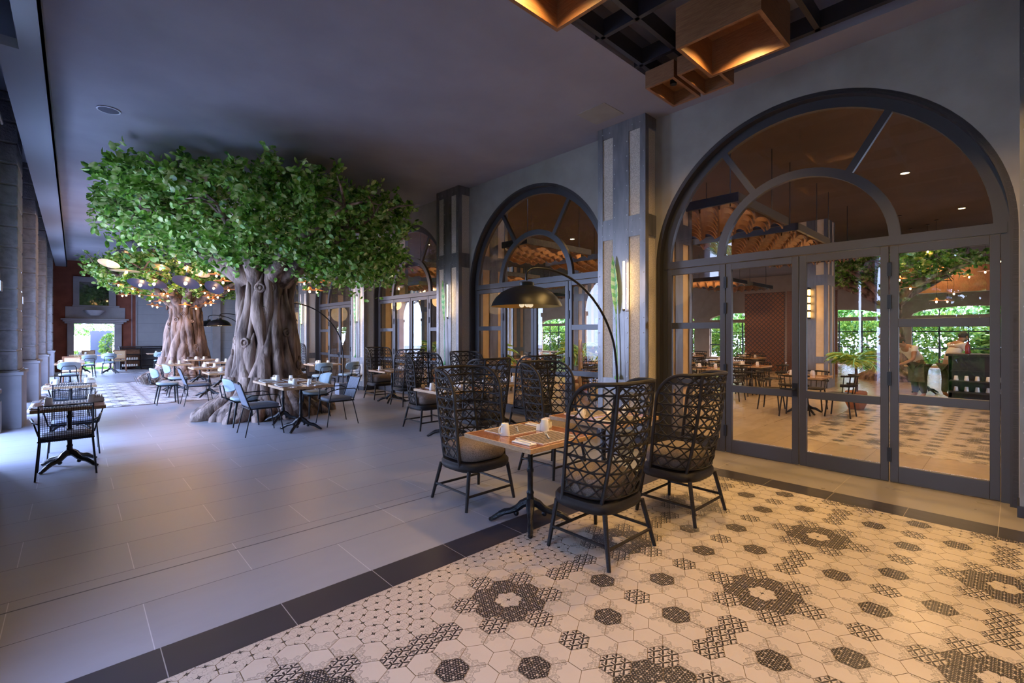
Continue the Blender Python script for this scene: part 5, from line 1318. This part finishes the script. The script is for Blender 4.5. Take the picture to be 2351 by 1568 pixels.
# ------------------------------------------------------------------ staff
def skin_body(name, joints, mat_, parent, sub=2):
    """joints: list of (parent index or -1, xyz, radius)"""
    me = bpy.data.meshes.new(name); me.from_pydata([j_[1] for j_ in joints], [(j_[0], i) for i, j_ in enumerate(joints) if j_[0] >= 0], []); me.materials.append(MATS[mat_])
    o = bpy.data.objects.new(name, me); COL.objects.link(o); o.parent = parent
    sk = o.modifiers.new('skin', 'SKIN'); ly = me.skin_vertices[0] if me.skin_vertices else None
    if ly is None:
        bm_ = __import__('bmesh').new(); bm_.from_mesh(me); bm_.verts.layers.skin.verify(); bm_.to_mesh(me); bm_.free(); ly = me.skin_vertices[0]
    for i, j_ in enumerate(joints): r_ = j_[2] if isinstance(j_[2], tuple) else (j_[2], j_[2]); ly.data[i].radius = r_
    ly.data[0].use_root = True; s_ = o.modifiers.new('subd', 'SUBSURF'); s_.levels = sub; s_.render_levels = sub; sk.use_smooth_shade = True
    return o
def person(label, loc, rz, bend, beard=False):
    t = thing('person', label, 'person', loc, rz)                    # faces local +y
    hz = .92; B_ = bend; sy, cy = math.sin(B_), math.cos(B_)
    def up(l, x=0, f=0): return (x, sy * l + f * cy, hz + cy * l - f * sy)
    def limb(s): # hand reaching forward and down
        return [up(.46, s * .19), (s * .25, up(.46)[1] + .10, up(.46)[2] - .27), (s * .22, up(.46)[1] + .34, up(.46)[2] - .38), (s * .21, up(.46)[1] + .42, up(.46)[2] - .40)]
    J = [(-1, (0, 0, hz), (.15, .11)), (0, up(.18), (.135, .10)), (1, up(.36), (.16, .115)), (2, up(.47), (.12, .09)), (3, up(.56, 0, .02), .055), (4, up(.66, 0, .05), (.075, .09)), (5, up(.76, 0, .05), (.07, .085))]
    for s in (-1, 1):
        k = len(J); L_ = limb(s); J += [(3, L_[0], .062), (k, L_[1], .046), (k + 1, L_[2], .034), (k + 2, L_[3], .028)]
        w3 = k + 3
        for f in range(4):
            x = L_[3][0] + (f - 1.5) * .018; n_ = len(J); J += [(w3, (x, L_[3][1] + .055, L_[3][2] - .01), .010), (n_, (x, L_[3][1] + .09, L_[3][2] - .035), .008)]
        J += [(w3, (L_[3][0] - s * .035, L_[3][1] + .04, L_[3][2] - .01), .010)]
        k = len(J); J += [(0, (s * .10, 0, hz - .10), .10), (k, (s * .11, .02, .50), .068), (k + 1, (s * .11, -.02, .10), .045), (k + 2, (s * .11, .12, .035), .036)]
    body = skin_body('body', J, 'skin', t)
    # clothes follow the body a little outside it
    JS = [(-1, (0, 0, hz - .03), (.175, .135)), (0, up(.18), (.165, .13)), (1, up(.36), (.185, .14)), (2, up(.47), (.14, .11))]
    for s in (-1, 1): L_ = limb(s); k = len(JS); JS += [(3, L_[0], .082), (k, ((L_[0][0] + L_[1][0]) / 2, (L_[0][1] + L_[1][1]) / 2, (L_[0][2] + L_[1][2]) / 2), .068)]
    skin_body('shirt', JS, 'shirt', t)
    JT = [(-1, (0, 0, hz - .04), (.17, .13))]
    for s in (-1, 1): k = len(JT); JT += [(0, (s * .10, 0, hz - .14), .118), (k, (s * .11, .02, .50), .088), (k + 1, (s * .11, -.02, .12), .068)]
    skin_body('trousers', JT, 'hair', t)
    b = MB(); b.grid(lambda u, v: Vector(((u - .5) * .40 * (1 + .1 * v), .155 + .02 * math.cos((u - .5) * 5) - .10 * abs(u - .5), hz + .05 - .55 * v)), 10, 6)
    b.grid(lambda u, v: Vector(((.5 - u) * .40 * (1 + .1 * v), .145 + .02 * math.cos((u - .5) * 5) - .10 * abs(u - .5), hz + .05 - .55 * v)), 10, 6); b.build('apron', 'apron', t)
    hc = Vector(up(.71, 0, .05)); b = MB(); b.ball(hc + Vector((0, -.02, .035)), (.088, .105, .095), 14); b.build('hair', 'hair', t)
    b = MB(); Mx = Matrix.Rotation(-B_, 3, 'X')
    b.ball(hc + Mx @ Vector((0, .105, -.01)), (.014, .022, .022), 8)
    for s in (-1, 1): b.ball(hc + Mx @ Vector((s * .088, .0, -.01)), (.014, .022, .03), 8)
    b.build('nose_and_ears', 'skin', t); b = MB()
    for s in (-1, 1): b.ball(hc + Mx @ Vector((s * .032, .092, .02)), .010, 8)
    b.build('eyes', 'hair', t)
    b = MB(); b.ball(hc + Mx @ Vector((0, .088, -.055)), (.026, .008, .007), 8); b.build('mouth', 'terracotta', t)
    if beard: b = MB(); b.ball(hc + Mx @ Vector((0, .05, -.085)), (.062, .055, .04), 10); b.build('beard', 'hair', t)
person('waiter in beige shirt and dark apron bending forward over a table', (15.4, 1.65, 0), .9, .75)
person('bearded worker in beige shirt leaning over the buffet counter', (16.0, 1.15, 0), -2.4, .45, True)
